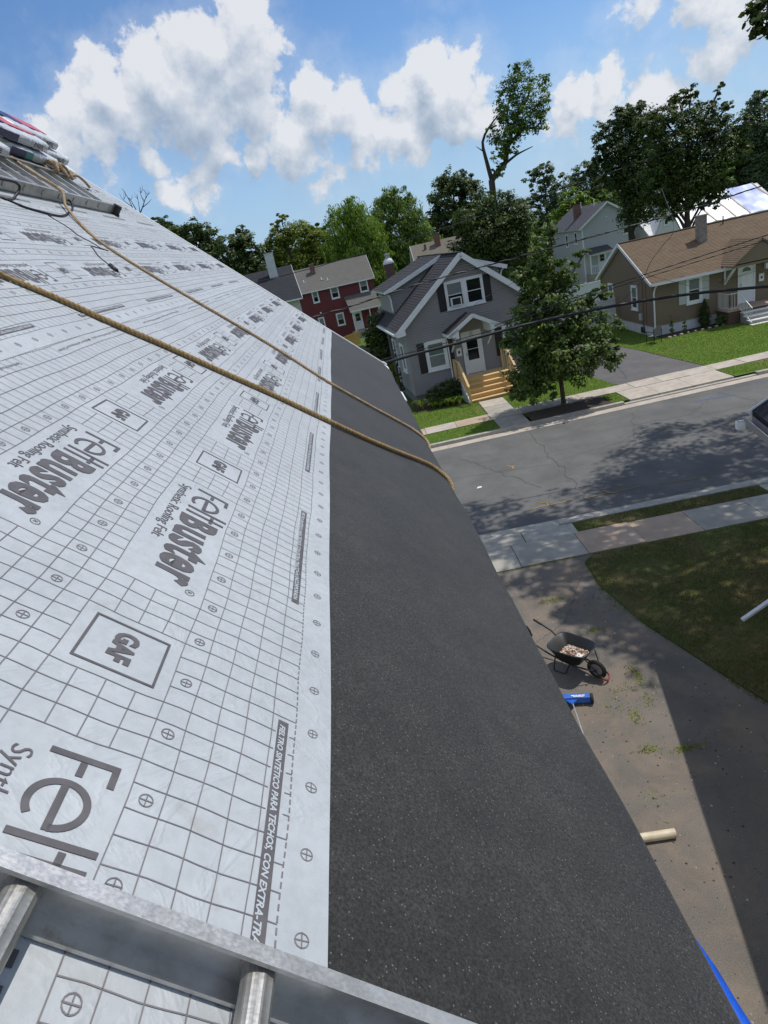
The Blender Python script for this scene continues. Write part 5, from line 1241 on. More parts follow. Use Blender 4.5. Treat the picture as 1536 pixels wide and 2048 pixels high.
# ------------------------------------------------------------------ red house, far left
RF = frame(-7.6, 77.1, 6)
rh = gabled('', RF, 8.75, 7.4, -1.05, 5.0, 7.35, SIDE_RED, SH_MID, over=.3, course=.12, rcourse=.16, label='dark red two-storey house with grey roof and white framed windows, far left', ridge='u')
Pr = wall_map(RF, 'f', 0)
for (x0,x1,z0,z1) in ((-6.12,-5.36,3.60,4.92),(-3.95,-2.98,3.60,4.92),(-.52,.48,3.62,4.94),(-6.06,-5.33,.58,1.94),(-3.93,-3.0,.54,1.97)): window(rh, Pr, x0+7.65, x1+7.65, z0, z1, .11, (BLIND, GLASS))
door(rh, Pr, 5.72, 6.72, -.40, 1.75, WHITE, glass=(.6,1.45))
b = MB(); t = MB(); pts = [RF(5.30,-2.2,2.02), RF(8.85,-2.2,2.02), RF(8.75,-.01,3.58), RF(5.15,-.01,3.58)]; P, n = roof_plane(b, *pts, course=.16); slab_under(t, pts, n, .12)
pp = build('porch_roof', b, SH_MID, rh); t.bar(RF(5.28,-2.21,1.93), RF(8.87,-2.21,1.93), .05, .16); build('porch_trim', t, WHITE, pp)
for u in (5.5, 7.5, 8.7): build('porch_post', MB().bar(RF(u,-2.05,-1.0), RF(u,-2.05,1.88), .10, .10, up=(0,1,0)), WHITE, rh)
b = MB(RF); b.box(5.2,8.8,-2.2,-.02,-1.1,-.42); build('porch_floor', b, CONC_G, rh)
chimney(rh, RF, 2.35, 2.6, 6.0, 7.75, .55, .5, BRICK, GREYM)
for (u, v, z) in ((1.0,1.5,5.95),(3.1,1.3,5.85),(3.75,1.0,5.65)): b = MB(); b.tube([RF(u,v,z), RF(u,v,z+.32)], .06, 8); b.box(RF(u,v,0)[0]-.22, RF(u,v,0)[0]+.22, RF(u,v,0)[1]-.2, RF(u,v,0)[1]+.2, z+.02, z+.07); build('roof_vent', b, STEELW, rh)
b = MB(); wbox(b,Pr,2.0,2.16,2.35,2.52,0,.1); build('wall_vent', b, WHITE, rh)
fr = thing('fence', (-2.6, 66, -.7), 'golden wooden ramp railing in front of the red house', 'fence')
for k in range(15):
    x = -4.0+.17*k; b = MB(); z = -.35+.021*k; b.box(x,x+.15,65.98,66.02,z-.5,z+.62 if k < 14 else z+.9); build('picket', b, YWOOD, fr)
b = MB(); b.bar((-4.05,65.93,.30), (-1.45,65.93,.66), .06, .10); build('rail', b, YWOOD, fr)
df = thing('fence', (-1.0, 45, .1), 'weathered dark stockade fence between our roof edge and the red house', 'fence')
for k in range(26):
    x = -3.6+.145*k; b = MB(); b.box(x,x+.135,45.0,45.03,.0,2.15-.012*k+random.uniform(-.03,.03)); build('picket', b, OLDWOOD, df)
b = MB(); b.box(-3.6,.15,45.035,45.09,.5,.6); b.box(-3.6,.15,45.035,45.09,1.5,1.6); build('rail', b, OLDWOOD, df)

# ------------------------------------------------------------------ pale house with black roof left of the red one
WF = frame(-14.19, 53.6, 9)
wh = gabled('', WF, 8.9, 8.6, -.35, 5.55, 7.95, SIDE_PALE, SH_BLACK, over=.4, course=.2, rcourse=.16, label='pale house with black roof and tall metal-clad chimney, left of the red house', ridge='u')
chimney(wh, WF, 7.45, 3.2, 6.9, 9.25, .72, .6, GALV, GALV)
window(wh, wall_map(WF,'r',8.9), 3.4, 4.4, 3.2, 4.6, .1, (BLIND,GLASS))
# house behind the grey one: only roof and chimney show
BF = frame(5.72, 67, 0)
bh = gabled('', BF, 9.0, 8.0, -.9, 4.75, 7.25, SIDE_PALE, SH_TAN, over=.3, course=.2, rcourse=.2, label='tan roofed house mostly hidden behind the grey house', ridge='u')
chimney(bh, BF, 2.55, 3.3, 6.4, 7.95, .55, .5, BRICK, BRICK); b = MB(); b.tube([BF(1.2,3.0,6.6),BF(1.2,3.0,7.25)], .12, 8); build('roof_vent', b, OLDWOOD, bh)

# ------------------------------------------------------------------ brown ranch on the right
NF = frame(15.45, 36.3, 0); NW, ND = 12.5, 7.9
bn = thing('house', NF(6,4,.1), 'brown sided single-storey house with brown shingle roof and white steps', 'house')
ze, zr, bt = 3.05, 5.02, .64
b = MB(); poly = [(0,bt),(ND,bt),(ND,ze),(ND*.515,zr),(0,ze)]
lapped(b, wall_map(NF,'l',0), poly, .125, gap=.030); lapped(b, wall_map(NF,'r',NW), poly, .2); lapped(b, wall_map(NF,'f',0), [(0,bt),(NW,bt),(NW,ze),(0,ze)], .125, gap=.030); lapped(b, wall_map(NF,'b',ND), [(0,bt),(NW,bt),(NW,ze),(0,ze)], .2)
build('wall', b, SIDE_BROWN, bn)
b = MB(NF); b.box(.015,NW-.01,.015,ND-.01,-.2,bt); build('foundation', b, FOUND, bn)
b = MB(); t = MB(); vr = ND*.515; e = .13
for v0, zz in ((-.36, ze-.36*.485), (ND+.36, ze-.36*.5)):
    pts = [NF(-.2,v0,zz+e), NF(NW+.3,v0,zz+e), NF(NW+.3,vr,zr+e), NF(-.2,vr,zr+e)]; P, n = roof_plane(b, *pts, course=.14, lo=.014); slab_under(t, pts, n, .10)
    t.bar(to_np(NF(-.214,v0,zz+e-.07)), to_np(NF(-.214,vr,zr+e-.07)), .026, .17)
q = MB(NF); q.box(-.2,NW+.3,vr-.13,vr+.13,zr+e-.03,zr+e+.02); b.add(q.v, q.f)
build('roof', b, SH_BROWN, bn); build('rake_trim', t, WHITE, bn)
b = MB(NF); b.box(-.2,4.25,-.48,-.37,ze-.16,ze-.05); b.box(-.2,4.25,-.485,-.475,ze-.17,ze-.03); build('gutter', b, WHITE, bn)
b = MB(); b.tube([NF(.10,-.42,ze-.15), NF(.10,-.12,ze-.38), NF(.07,-.06,ze-.6), NF(.07,-.06,.25)], .045, 8); build('downspout', b, WHITE, bn)
b = MB(NF); b.box(-.013,.05,-.02,.05,bt,ze-.05); build('corner_post', b, SIDE_BROWN, bn)
Pn = wall_map(NF,'f',0); window(bn, Pn, 1.86, 2.74, 1.48, 2.92, .13, (BLIND, GLASS)); shutter(bn, Pn, 1.46, 1.85, 1.53, 2.84, SHUT_PALE, False); shutter(bn, Pn, 2.75, 3.13, 1.53, 2.84, SHUT_PALE, False)
window(bn, Pn, 7.6, 8.5, 1.48, 2.92, .13, (BLIND, GLASS)); shutter(bn, Pn, 7.2, 7.59, 1.53, 2.84, SHUT_PALE, False)
Pl = wall_map(NF,'l',0); window(bn, Pl, 1.92, 2.80, 1.42, 2.80, .10, (GLASS_G, GLASS)); window(bn, Pl, 5.65, 6.5, 1.55, 2.78, .10, (GLASS_G, GLASS))
b = MB(); wbox(b,Pl,1.25,1.55,.92,1.28,.01,.16); build('meter_box', b, GALV, bn); b = MB(); wbox(b,Pl,1.2,1.26,.3,3.0,.012,.06); wbox(b,Pl,.80,.85,.7,2.9,.012,.05); wbox(b,Pl,1.3,1.42,1.36,1.52,.01,.08); build('conduit', b, SIDE_BROWN, bn)
b = MB(); wbox(b,Pl,1.15,1.7,.18,.50,.005,.02); build('basement_window', b, BLACK, bn)
door(bn, Pn, 4.70, 5.66, .88, 2.99, WHITE, fan=True); mailbox(bn, Pn, 5.97, 2.08)
b = MB(); wbox(b,Pn,6.15,6.32,2.5,2.8,.01,.16); build('porch_lamp', b, WHITE, bn)
# entry gable
b = MB(); t = MB(); lapped(b, (lambda u, z, o: NF(u, -1.25-o, z)), [(3.95,3.18),(6.55,3.18),(5.25,4.12)], .11); gw = build('entry_gable', b, SIDE_BROWN, bn); b = MB()
for u0 in (3.72, 6.78):
    pts = [NF(u0,-1.34,3.12), NF(u0,.6,3.12), NF(5.25,1.7,4.25), NF(5.25,-1.34,4.25)]; P, n = roof_plane(b, *pts, course=.14, lo=.014); slab_under(t, pts, n, .06)
build('entry_roof', b, SH_BROWN, gw); t.bar(NF(3.75,-1.2,3.06), NF(6.75,-1.2,3.06), .08, .12); build('entry_trim', t, SIDE_BROWN, gw)
for u in (3.98, 6.5): b = MB(); b.bar(NF(u,-1.1,3.02), NF(u,-.03,2.15), .09, .09); b.bar(NF(u,-.05,2.10), NF(u,-.05,3.0), .08, .06, up=(0,1,0)); build('entry_bracket', b, WHITE, gw)
b = MB(NF); b.box(3.75,3.95,-.5,-.05,2.95,3.06); build('gutter_end', b, WHITE, bn)
stp = bpy.data.objects.new('front_steps', None); link(stp, bn); WPOS[stp.name] = WPOS[bn.name]
b = MB(NF); b.box(3.55,7.4,-1.25,-.03,-.1,.80); build('landing', b, BRICK_D, stp); b = MB(NF); b.box(3.5,7.4,-1.30,-.03,.80,.87); build('landing_slab', b, CONC_R, stp)
for k in range(4):
    v = -1.30-.29*k; zt = .87-.185*(k+1); b = MB(NF); b.box(4.15,8.2,v-.30,v-.001,-.1,zt-.03); build('riser', b, CONC_G, stp); b = MB(NF); b.box(4.12,8.2,v-.32,v-.001,zt-.03,zt+.01); build('tread', b, STEELW, stp)
b = MB(); rail_run(b, [NF(3.60,-.08,.87),NF(3.60,-1.2,.87)], .12, .86); rail_run(b, [NF(3.60,-1.2,.87),NF(4.05,-1.2,.87)], .12, .86); rail_run(b, [NF(4.10,-1.25,.87),NF(4.16,-2.38,.16)], .14, .84); build('railing', b, WHITE, stp)
b = MB(); rail_run(b, [NF(7.3,-1.25,.87),NF(7.36,-2.38,.16)], .14, .84); build('railing', b, WHITE, stp)
chimney(bn, NF, 4.05, 2.6, 4.2, 5.72, .46, .44, STUCCO, STUCCO)
b = MB(); b.tube([NF(5.9,vr-.35,5.0), NF(5.9,vr-.35,5.42)], .035, 7); build('vent_pipe', b, BLACK, bn)
# white fences
vf = thing('fence', (12.5, 41.6, .1), 'white vinyl fence panel left of the brown house wall', 'fence')
for k in range(5):
    x = 9.4+1.19*k; b = MB(); b.box(x,x+.10,41.5,41.6,.1,2.05); b.box(x-.02,x+.12,41.48,41.62,2.05,2.10); build('post', b, WHITE_W, vf)
    b = MB(); b.box(x+.105,x+1.185,41.53,41.57,.18,1.95); build('panel', b, WHITE_W, vf); b = MB(); b.box(x+.105,x+1.185,41.51,41.59,1.85,1.98); build('rail', b, WHITE_W, vf)
vf = thing('fence', (19, 58, -.4), 'long white vinyl fence behind the street tree in front of the pale blue house', 'fence')
for k in range(7):
    x = 13.5+1.8*k; b = MB(); b.box(x,x+.12,58,58.12,-.6,1.45); build('post', b, WHITE_W, vf); b = MB(); b.box(x+.125,x+1.795,58.03,58.08,-.5,1.36); build('panel', b, WHITE_W, vf); b = MB(); b.box(x+.125,x+1.795,58.01,58.1,1.24,1.38); build('rail', b, WHITE_W, vf)
# ------------------------------------------------------------------ pale blue-grey two-storey
PF = frame(24.67, 75.4, 0)
bl = gabled('', PF, 5.8, 12.0, -1.05, 5.35, 7.35, SIDE_BLUE, SH_BLUE, over=.35, course=.2, rcourse=.2, label='pale blue-grey two-storey house with brick chimney behind the brown roof', ridge='v')
Pb = wall_map(PF,'f',0); window(bl, Pb, 4.5, 5.3, 3.75, 5.3, .09, (BLIND, GLASS)); b = MB(); wbox(b,Pb,2.7,2.85,5.85,6.0,0,.08); build('wall_vent', b, WHITE, bl)
b = MB(); wbox(b,Pb,-.02,.14,-1,5.2,.0,.03); wbox(b,Pb,5.66,5.82,-1,5.2,.0,.03); build('corner_trim', b, WHITE, bl)
b = MB(); t = MB(); pts = [PF(.2,-1.3,2.45), PF(3.0,-1.3,2.45), PF(2.7,-.01,3.1), PF(.3,-.01,3.1)]; P, n = roof_plane(b, *pts, course=.18); slab_under(t, pts, n, .14); pp = build('porch_roof', b, SH_BLUE, bl); build('porch_trim', t, WHITE, pp)
for u in (.35,2.85): build('porch_post', MB().bar(PF(u,-1.15,-1.0), PF(u,-1.15,2.35), .12, .12, up=(0,1,0)), WHITE, bl)
door(bl, Pb, 1.55, 2.5, .45, 2.45, WHITE, glass=(1.5,2.2)); b = MB(); rail_run(b, [PF(.4,-1.15,.4),PF(2.8,-1.15,.4)], .2, .85, .06, .04); build('railing', b, WHITE, bl); b = MB(PF); b.box(.25,2.95,-1.25,-.02,-1.05,.42); build('porch_floor', b, CONC_G, bl)
Pl = wall_map(PF,'l',0); window(bl, Pl, 1.6, 2.5, 3.7, 5.0, .1, (GLASS, GLASS)); window(bl, Pl, 5.0, 5.9, 3.4, 4.8, .1, (GLASS, GLASS))
chimney(bl, PF, 1.35, 5.2, 5.5, 7.75, .75, .6, BRICK, BRICK)
for v in (3.0, 7.5): b = MB(); b.tube([PF(2.6,v,7.1),PF(2.6,v,7.95)], .05, 7); build('vent_pipe', b, STEELW, bl)
# ------------------------------------------------------------------ cream house
CF = frame(38.5, 93.6, 0)
cr = gabled('', CF, 5.2, 9.0, -1.05, 5.6, 8.45, SIDE_CREAM, SH_BLUE, over=.3, course=.25, rcourse=.25, label='cream house with black shutters and steep blue-grey roof, partly behind the big oak', ridge='v')
b = MB(); q = [CF(-3.0,4.0,5.7), CF(.0,4.0,5.7), CF(2.6,8.2,8.5), CF(-1.6,8.2,8.5)]; roof_plane(b, *q, course=.25); build('side_roof', b, SH_BLUE, cr); b = MB(CF); b.box(-2.8,-.01,4.3,9,-1,5.6); build('side_wing', b, SIDE_CREAM, cr)
Pc = wall_map(CF,'f',0); window(cr, Pc, .95, 1.75, 4.1, 5.4, .08, (GLASS,GLASS)); shutter(cr, Pc, .5, .92, 4.05, 5.4, BLACK, False); shutter(cr, Pc, 1.78, 2.2, 4.05, 5.4, BLACK, False); shutter(cr, Pc, 2.9, 3.3, 4.05, 5.4, BLACK, False); window(cr, Pc, 3.32, 4.1, 4.1, 5.4, .08, (GLASS,GLASS))
b = MB(); t = MB(); pts = [CF(-.1,-2.2,2.75), CF(5.2,-2.2,2.75), CF(5.2,-.01,3.55), CF(-.1,-.01,3.55)]; P, n = roof_plane(b, *pts, course=.25); slab_under(t, pts, n, .2); pp = build('porch_roof', b, SH_BLUE, cr); build('porch_trim', t, WHITE, pp)
b = MB(CF); b.box(-.05,5.25,-.06,-.02,-1,2.6); build('brick_front', b, BRICK, cr); window(cr, (lambda u, z, o: CF(u, -.062-o, z)), .5, 1.5, 1.2, 2.5, .1, (GLASS,GLASS))
chimney(cr, CF, .9, 6.0, 7.0, 9.4, .6, .6, BRICK_D, BRICK_D)
# ------------------------------------------------------------------ house with its roof under tarps
TF = frame(34.4, 80.6, 0)
th = gabled('', TF, 15.2, 10.2, -1.05, 2.75, 5.6, SIDE_WHITE, SIDE_WHITE, over=.3, course=.25, rcourse=1.0, label='white house whose roof is covered with white and silver-blue sheeting, far right', ridge='u')
b = MB(); b2 = MB(); poly = [(0,2.3),(3.3,2.3),(1.7,5.75)]; lapped(b, (lambda u, z, o: TF(u+.1, -.6-o, z)), poly, .25); dg_ = build('front_gable', b, SIDE_WHITE, th)
for u0 in (0, 3.55): pts = [TF(u0-.02,-.75,2.2), TF(u0-.02,2.0,2.2), TF(1.8,5.0,5.9), TF(1.8,-.75,5.9)]; roof_plane(b2, *pts, course=2.0, lo=.02)
build('gable_roof', b2, STEELW, dg_); window(th, (lambda u, z, o: TF(u, -.615-o, z)), 1.35, 1.9, 3.5, 4.7, .07, (BLIND,GLASS))
SHEET = simple('white_sheeting', (.82,.83,.85), .35, col2=(.72,.73,.77), scale=.6); SILV = simple('silver_blue_sheeting', (.17,.21,.40), .25, metal=.3, col2=(.42,.46,.60), scale=.8, stretch=(1,.35,.35)); BATT = simple('pine_batten', (.52,.40,.24), .8)
kk = (5.6-2.75)/5.1
def tr(u, s, o): v = -.3+s; return TF(u, v-o*kk*.8, 2.75+.12-.3*kk+kk*s+o)
edges_ = [(3.4,5.2,SHEET),(5.3,7.6,SHEET),(7.7,9.9,SHEET),(10.0,11.6,SHEET),(11.75,15.4,SILV)]
for (u0, u1, m) in edges_:
    b = MB(); n = 8; vs = []
    for i in range(n+1):
        for j in range(5): vs.append(tr(u0+(u1-u0)*j/4-.12*i*.6, 5.45*i/n, .05+.03*math.sin(i*1.7+j*2.1+u0)))
    b.add(vs, [(i*5+j,i*5+j+1,(i+1)*5+j+1,(i+1)*5+j) for i in range(n) for j in range(4)]); build('roof_sheet', b, m, th, smooth=True)
    b = MB(); b.bar(tr(u1+.04,0,.10), tr(u1+.04-.58,5.45,.10), .10, .05); build('batten', b, BATT, th)
# ------------------------------------------------------------------ garden chair in front of the brown house
ch = thing('garden_chair', (15.0, 34.75, .114), 'dark metal garden chair with grey sling on the lawn by the brown house corner', 'chair')
CH = frame(14.85, 34.55, 22)
b = MB(); b.add([CH(-.24,-.05,.52),CH(.24,-.05,.52),CH(.24,.42,.46),CH(-.24,.42,.46),CH(-.24,-.05,.54),CH(.24,-.05,.54),CH(.24,.42,.48),CH(-.24,.42,.48)], [(3,2,1,0),(4,5,6,7),(0,1,5,4),(1,2,6,5),(2,3,7,6),(3,0,4,7)]); build('seat', b, CHAIRF, ch)
b = MB(); pts = []
for k in range(9): a = math.pi*k/8; pts.append(CH(-.24*math.cos(a), -.10-.10*math.sin(a)*.6, .82+.22*math.sin(a)))
b.poly([CH(-.24,-.06,.54)]+pts+[CH(.24,-.06,.54)]); b.poly([(p[0]+.01,p[1]+.02,p[2]) for p in [CH(.24,-.06,.54)]+pts[::-1]+[CH(-.24,-.06,.54)]]); build('backrest', b, CHAIRF, ch)
for (u, v) in ((-.27,-.08),(.27,-.08),(-.27,.44),(.27,.44)): build('leg', MB().tube([CH(u,v,.114),CH(u,v,.74 if v > 0 else .9)], .018, 6), BLACK, ch)
for u in (-.28,.28): build('armrest', MB().bar(CH(u,-.10,.75),CH(u,.48,.74),.05,.025), BLACK, ch)
b = MB(); b.tube([CH(.45,.6,.114),CH(.45,.6,.55)], .014, 6); b.tube([CH(.75,.55,.114),CH(.75,.55,.55)], .014, 6); b.tube([CH(.45,.6,.52),CH(.75,.55,.52)], .014, 6); tb_ = build('plant_stand', b, BLACK, label='small dark wire plant stand next to the garden chair', cat='stand')

# ------------------------------------------------------------------ trees
def leaves(lobes, leaf, dens, rng, clump=.34, aspect=.5, droop=0.0, shell=.35, per=34, tone0=.35):
    """leaf blades in clumps spread through ellipsoid lobes (x, y, z, r_across, r_height[, r_depth])"""
    Cs = []; Os = []; Ts = []
    for lb in lobes:
        x, y, z, rx, rz = lb[:5]; ry = lb[5] if len(lb) > 5 else (rx+rz)/2
        area = (rx*ry + rx*rz + ry*rz)/3*4*math.pi; nl = 3.0*dens*area/(leaf*leaf*aspect); nc = max(3, int(nl/per))
        d = rng.normal(0,1,(nc,3)); d /= np.linalg.norm(d,axis=1)[:,None]
        rr = (shell + (1-shell)*rng.random(nc)**.6)*rng.uniform(.86,1.10,nc)
        cc = np.array([x,y,z]) + d*rr[:,None]*np.array([rx,ry,rz]); s = clump*(rx+ry+rz)/3*rng.uniform(.5,1.25,nc)
        k = rng.integers(int(per*.5), int(per*1.5), nc); idx = np.repeat(np.arange(nc), k)
        o = rng.normal(0,1,(len(idx),3)); o /= np.linalg.norm(o,axis=1)[:,None]; o *= (rng.random(len(idx))**.45)[:,None]
        p = cc[idx] + o*s[idx][:,None]*np.array([1,1,.62]); p[:,2] -= droop*rng.random(len(idx))*s[idx]*2
        Cs.append(p); Os.append(o*.6 + d[idx]*.5); Ts.append(np.clip(tone0 + rng.normal(0,.20,nc)[idx] + rng.normal(0,.16,len(idx)),0,1))
    C = np.concatenate(Cs); O = np.concatenate(Os); T = np.concatenate(Ts); n = len(C)
    nn = O + np.array([0,0,.75]) + rng.normal(0,.45,(n,3)); nn /= np.linalg.norm(nn,axis=1)[:,None]
    t = np.cross(nn, rng.normal(0,1,(n,3))); t /= np.linalg.norm(t,axis=1)[:,None]
    if droop: t = t*(1-droop) + np.array([0,0,-1.])*droop; t /= np.linalg.norm(t,axis=1)[:,None]
    b = np.cross(nn, t); L = leaf*rng.uniform(.65,1.25,n)[:,None]
    V = np.zeros((n,4,3)); V[:,0] = C - t*L*.5; V[:,1] = C + b*L*aspect*.5 + nn*L*.10; V[:,2] = C + t*L*.5; V[:,3] = C - b*L*aspect*.5 + nn*L*.10
    return V.reshape(-1,3), np.repeat(T,4)
def limb(mb, pts, r0, r1, n=7, jit=.0):
    P = smooth_path(pts, max(.15, np.linalg.norm(to_np(pts[0])-to_np(pts[-1]))/12)); k = len(P)
    mb.tube(P, [r0+(r1-r0)*i/(k-1) for i in range(k)], n)
def tree(name, base, lobes, leafm, label, leaf=.3, dens=1.1, seed=1, trunk_r=.25, bark=BARK, group=None, fork=.45, limbs=None, cat='tree', trunk_top=None, autolimb=True, **kw):
    rng = np.random.default_rng(seed); rn = random.Random(seed)
    t = thing(name, base, label, cat, group)
    b = MB(); L = sorted(lobes, key=lambda q: q[2]); zt = max(q[2] for q in lobes)
    top = trunk_top or (sum(q[0] for q in L[-3:])/len(L[-3:]), sum(q[1] for q in L[-3:])/len(L[-3:]), zt)
    B = to_np(base); Tp = to_np(top); f = B + (Tp-B)*fork + np.array([rn.uniform(-.1,.1), 0, 0])
    b.tube([tuple(B-zc*.15), tuple(B+zc*.12)], [trunk_r*1.45, trunk_r*1.08], 9)
    P = smooth_path([tuple(B+zc*.1), tuple(f), tuple(B+(Tp-B)*.75+np.array([rn.uniform(-.2,.2),rn.uniform(-.2,.2),0])), tuple(Tp)], .4); k = len(P)
    b.tube(P, [max(.02, trunk_r*(1.05-.97*(i/(k-1))**.9)) for i in range(k)], 9)
    build('trunk', b, bark, t, smooth=True)
    b = MB()
    for q in (lobes if autolimb else []):
        e = to_np(q[:3]); s = B + (Tp-B)*min(.8, max(.18, (e[2]-B[2])/(Tp[2]-B[2])*.62)); m = (s+e)/2 + np.array([0,0,(e-s)[2]*.05+.08*np.linalg.norm(e-s)])
        limb(b, [tuple(s), tuple(m), tuple(e)], trunk_r*.34, .02, 6)
        for _ in range(3):
            d = np.array([rn.uniform(-1,1)*q[3], rn.uniform(-1,1)*q[3], rn.uniform(-.4,.9)*q[4]])*.85; limb(b, [tuple(m+(e-m)*.5), tuple(e+d*.5), tuple(e+d)], trunk_r*.13, .012, 5)
    if limbs:
        for pts, r0, r1 in limbs: limb(b, pts, r0, r1, 7)
    build('limb', b, bark, t, smooth=True)
    V, T = leaves(lobes, leaf, dens, rng, **kw); org = np.array(WPOS[t.name])
    leaf_mesh_object('crown', V, 4, T, leafm, t)
    return t

# the young street tree: a ragged pyramid
st_l = [(7.35,26.5,1.75,1.5,.75,1.5),(5.95,26.3,1.75,1.0,.85,.9),(9.05,26.5,2.0,.85,.75,.8),(7.5,25.7,2.3,1.6,.8,.9),(6.3,26.5,2.75,1.15,.75,1.2),(8.6,26.6,3.05,1.0,.75,1.1),(7.3,27.3,2.9,1.4,.9,.8),
    (7.2,26.4,3.6,1.45,.75,1.2),(6.25,26.5,4.2,.85,.7,.9),(8.35,26.5,3.95,.75,.65,.8),(7.25,26.5,4.7,1.15,.7,1.0),(6.5,26.5,5.35,.6,.65,.7),(7.9,26.5,5.3,.55,.6,.7),(7.05,26.5,5.9,.75,.6,.7),(7.35,26.5,6.6,.5,.55,.5),(7.5,26.5,7.2,.25,.45,.3),(5.5,26.4,1.15,.6,.45,.6),(9.6,26.4,1.75,.4,.35,.4),(6.3,25.9,1.05,.7,.45,.6),(5.55,26.3,3.3,.55,.45,.5),(9.15,26.4,4.3,.5,.4,.5),(6.05,26.5,5.7,.4,.35,.4),(8.6,26.3,5.9,.35,.3,.3),(9.7,26.5,2.9,.4,.35,.4)]
tree('street_tree', (7.32,26.48,.12), st_l, L_STREET, 'young leafy street tree on the far pavement strip, in front of the grey house', leaf=.17, dens=.85, seed=3, trunk_r=.10, fork=.3, clump=.36, aspect=.55, trunk_top=(7.45,26.5,7.3), shell=.3)

lean_l = [(16.6,70,17.5,1.05,1.4),(18.3,70,19.4,1.3,1.3),(19.2,70,17.6,1.5,1.5),(16.85,70,15.6,1.25,1.35),(15.75,70,14.5,.85,1.3),(18.1,70,16.2,1.35,1.4),(19.5,70,15.9,.95,1.1),(15.1,70,15.6,.65,.8),(15.5,70,13.0,.65,1.0),(17.95,70,20.7,.5,.6),(20.4,70,18.8,.7,.8),(17.1,70,18.7,1.15,1.0),(16.85,70,13.85,.6,.75),(15.0,70,12.2,.5,.6),(20.3,70,17.0,.8,.7)]
lm = [([(13.9,70,-.9),(14.35,70,6),(14.49,70,11.7)],.44,.32), ([(14.49,70,11.65),(15.43,70,12.47),(15.98,70,12.81),(16.62,70,14.57),(17.58,70,16.56),(18.81,70,17.77),(19.25,70,18.94)],.30,.06), ([(16.6,70,14.39),(18.03,70,15.34),(19.53,70,15.39),(20.29,70,16.79)],.17,.04),
    ([(14.49,70,11.65),(14.22,70,13.35),(14.07,70,15.08),(14.83,70,16.16),(15.84,70,16.99)],.24,.06), ([(15.98,70,12.81),(17.07,70,13.32),(17.8,70,13.53),(18.84,70,13.76)],.14,.035), ([(14.05,70,14.28),(13.38,70,14.86)],.07,.02), ([(16.71,70,15.25),(16.76,70,17.15),(17.51,70,19.12)],.13,.04)]
tree('tall_tree', (13.9,70,-.9), [(x,y,z,a*1.12,h*1.12) for x,y,z,a,h in lean_l], L_MID, 'tallest tree, thin crown on a forked trunk leaning right above the grey house', leaf=.27, dens=.50, seed=5, trunk_r=.30, bark=BARK_D, limbs=lm, trunk_top=(14.49,70,11.75), fork=.5, clump=.36, per=22, tone0=.5, autolimb=False)
dk = [(12.29,62,6.8,2.6,2.6),(10.5,62,8.3,1.5,1.6),(14.6,62,7.5,1.6,2.2),(12.6,62,9.1,1.5,1.5),(14.2,62,9.2,1.1,.9),(9.7,62,6.5,1.3,1.4),(14.7,62,5.4,1.3,1.8),(10.8,62,4.9,1.9,1.3),(12.6,62,4.2,2.6,1.6)]
tree('shade_tree', (12.3,62,-.6), dk, L_DARK, 'broad dark tree directly behind the grey house ridge, below the leaning one', leaf=.29, dens=1.0, seed=6, trunk_r=.3, bark=BARK_D)
tree('shade_tree', (15.5,105,-1.05), [(15.96,105,14.5,2.4,2.1),(14.1,105,12.5,2.3,3.0),(17.7,105,13.8,2.0,2.0),(18.5,105,11.6,2.3,3.0),(14.8,105,9.6,3.1,3.0),(12.9,105,10,1.7,2.4),(17,105,8,3,3),(13.5,105,6.5,3.5,3)], L_DARK, 'distant round dark tree just left of the leaning one', leaf=.5, dens=1.0, seed=7, trunk_r=.4, bark=BARK_D)
w1 = [(.28,85,13.0,1.5,1.6),(-1.34,85,11.4,1.8,2.3),(1.17,85,11.4,2.1,2.3),(-.17,85,8.3,2.5,3.0),(2.19,85,8.9,1.8,2.9),(-2.59,85,8.8,1.6,2.4),(.6,84.5,5.2,3.0,2.5),(2.9,85,6,1.6,2.4)]
tree('weeping_tree', (.2,85,-1.05), w1, L_BRIGHT, 'bright green drooping tree behind the red house, left of its pair', leaf=.42, dens=1.0, seed=8, trunk_r=.35, droop=.55, aspect=.36, clump=.30, group='drooping green trees behind the red house')
w2 = [(6.3,92,13.4,2.0,1.7),(7.5,92,11.1,2.3,2.8),(4.6,92,11.7,2.2,2.6),(5.9,92,7.7,3.0,3.3),(8.7,92,8.4,1.9,3.3),(3.1,92,7.6,2.0,2.7),(6.5,92,4.5,4,2.6),(9.8,92,6,1.8,2.6)]
tree('weeping_tree', (6.3,92,-1.05), w2, L_MID, 'mid green drooping tree behind the chimneys, right of its pair', leaf=.44, dens=.95, seed=9, trunk_r=.35, droop=.45, aspect=.38, clump=.30, tone0=.6, group='drooping green trees behind the red house')
ye = [(-8.25,80,11.4,1.7,1.3),(-6.0,80,11.0,2.0,1.7),(-4.0,80,9.6,1.8,1.9),(-9.6,80,9.6,1.9,1.9),(-6.2,80,7.8,2.9,2.1),(-7.7,80,13.2,.8,.6),(-8.6,80,12.6,.7,.5),(-3.2,80,7.5,1.8,1.8),(-9.5,80,6.5,2.2,2.0),(-6,80,5,3.5,1.8)]
ye = [(x*1.14,y*1.14,7.7-(7.7-z)*1.14,a*1.14,h*1.14) for x,y,z,a,h in ye]
tree('maple_tree', (-7.4,91.2,-1.05), ye, L_YELL, 'yellow-green loose tree behind the metal-clad chimney', leaf=.36, dens=1.15, seed=10, tone0=.5, trunk_r=.28)
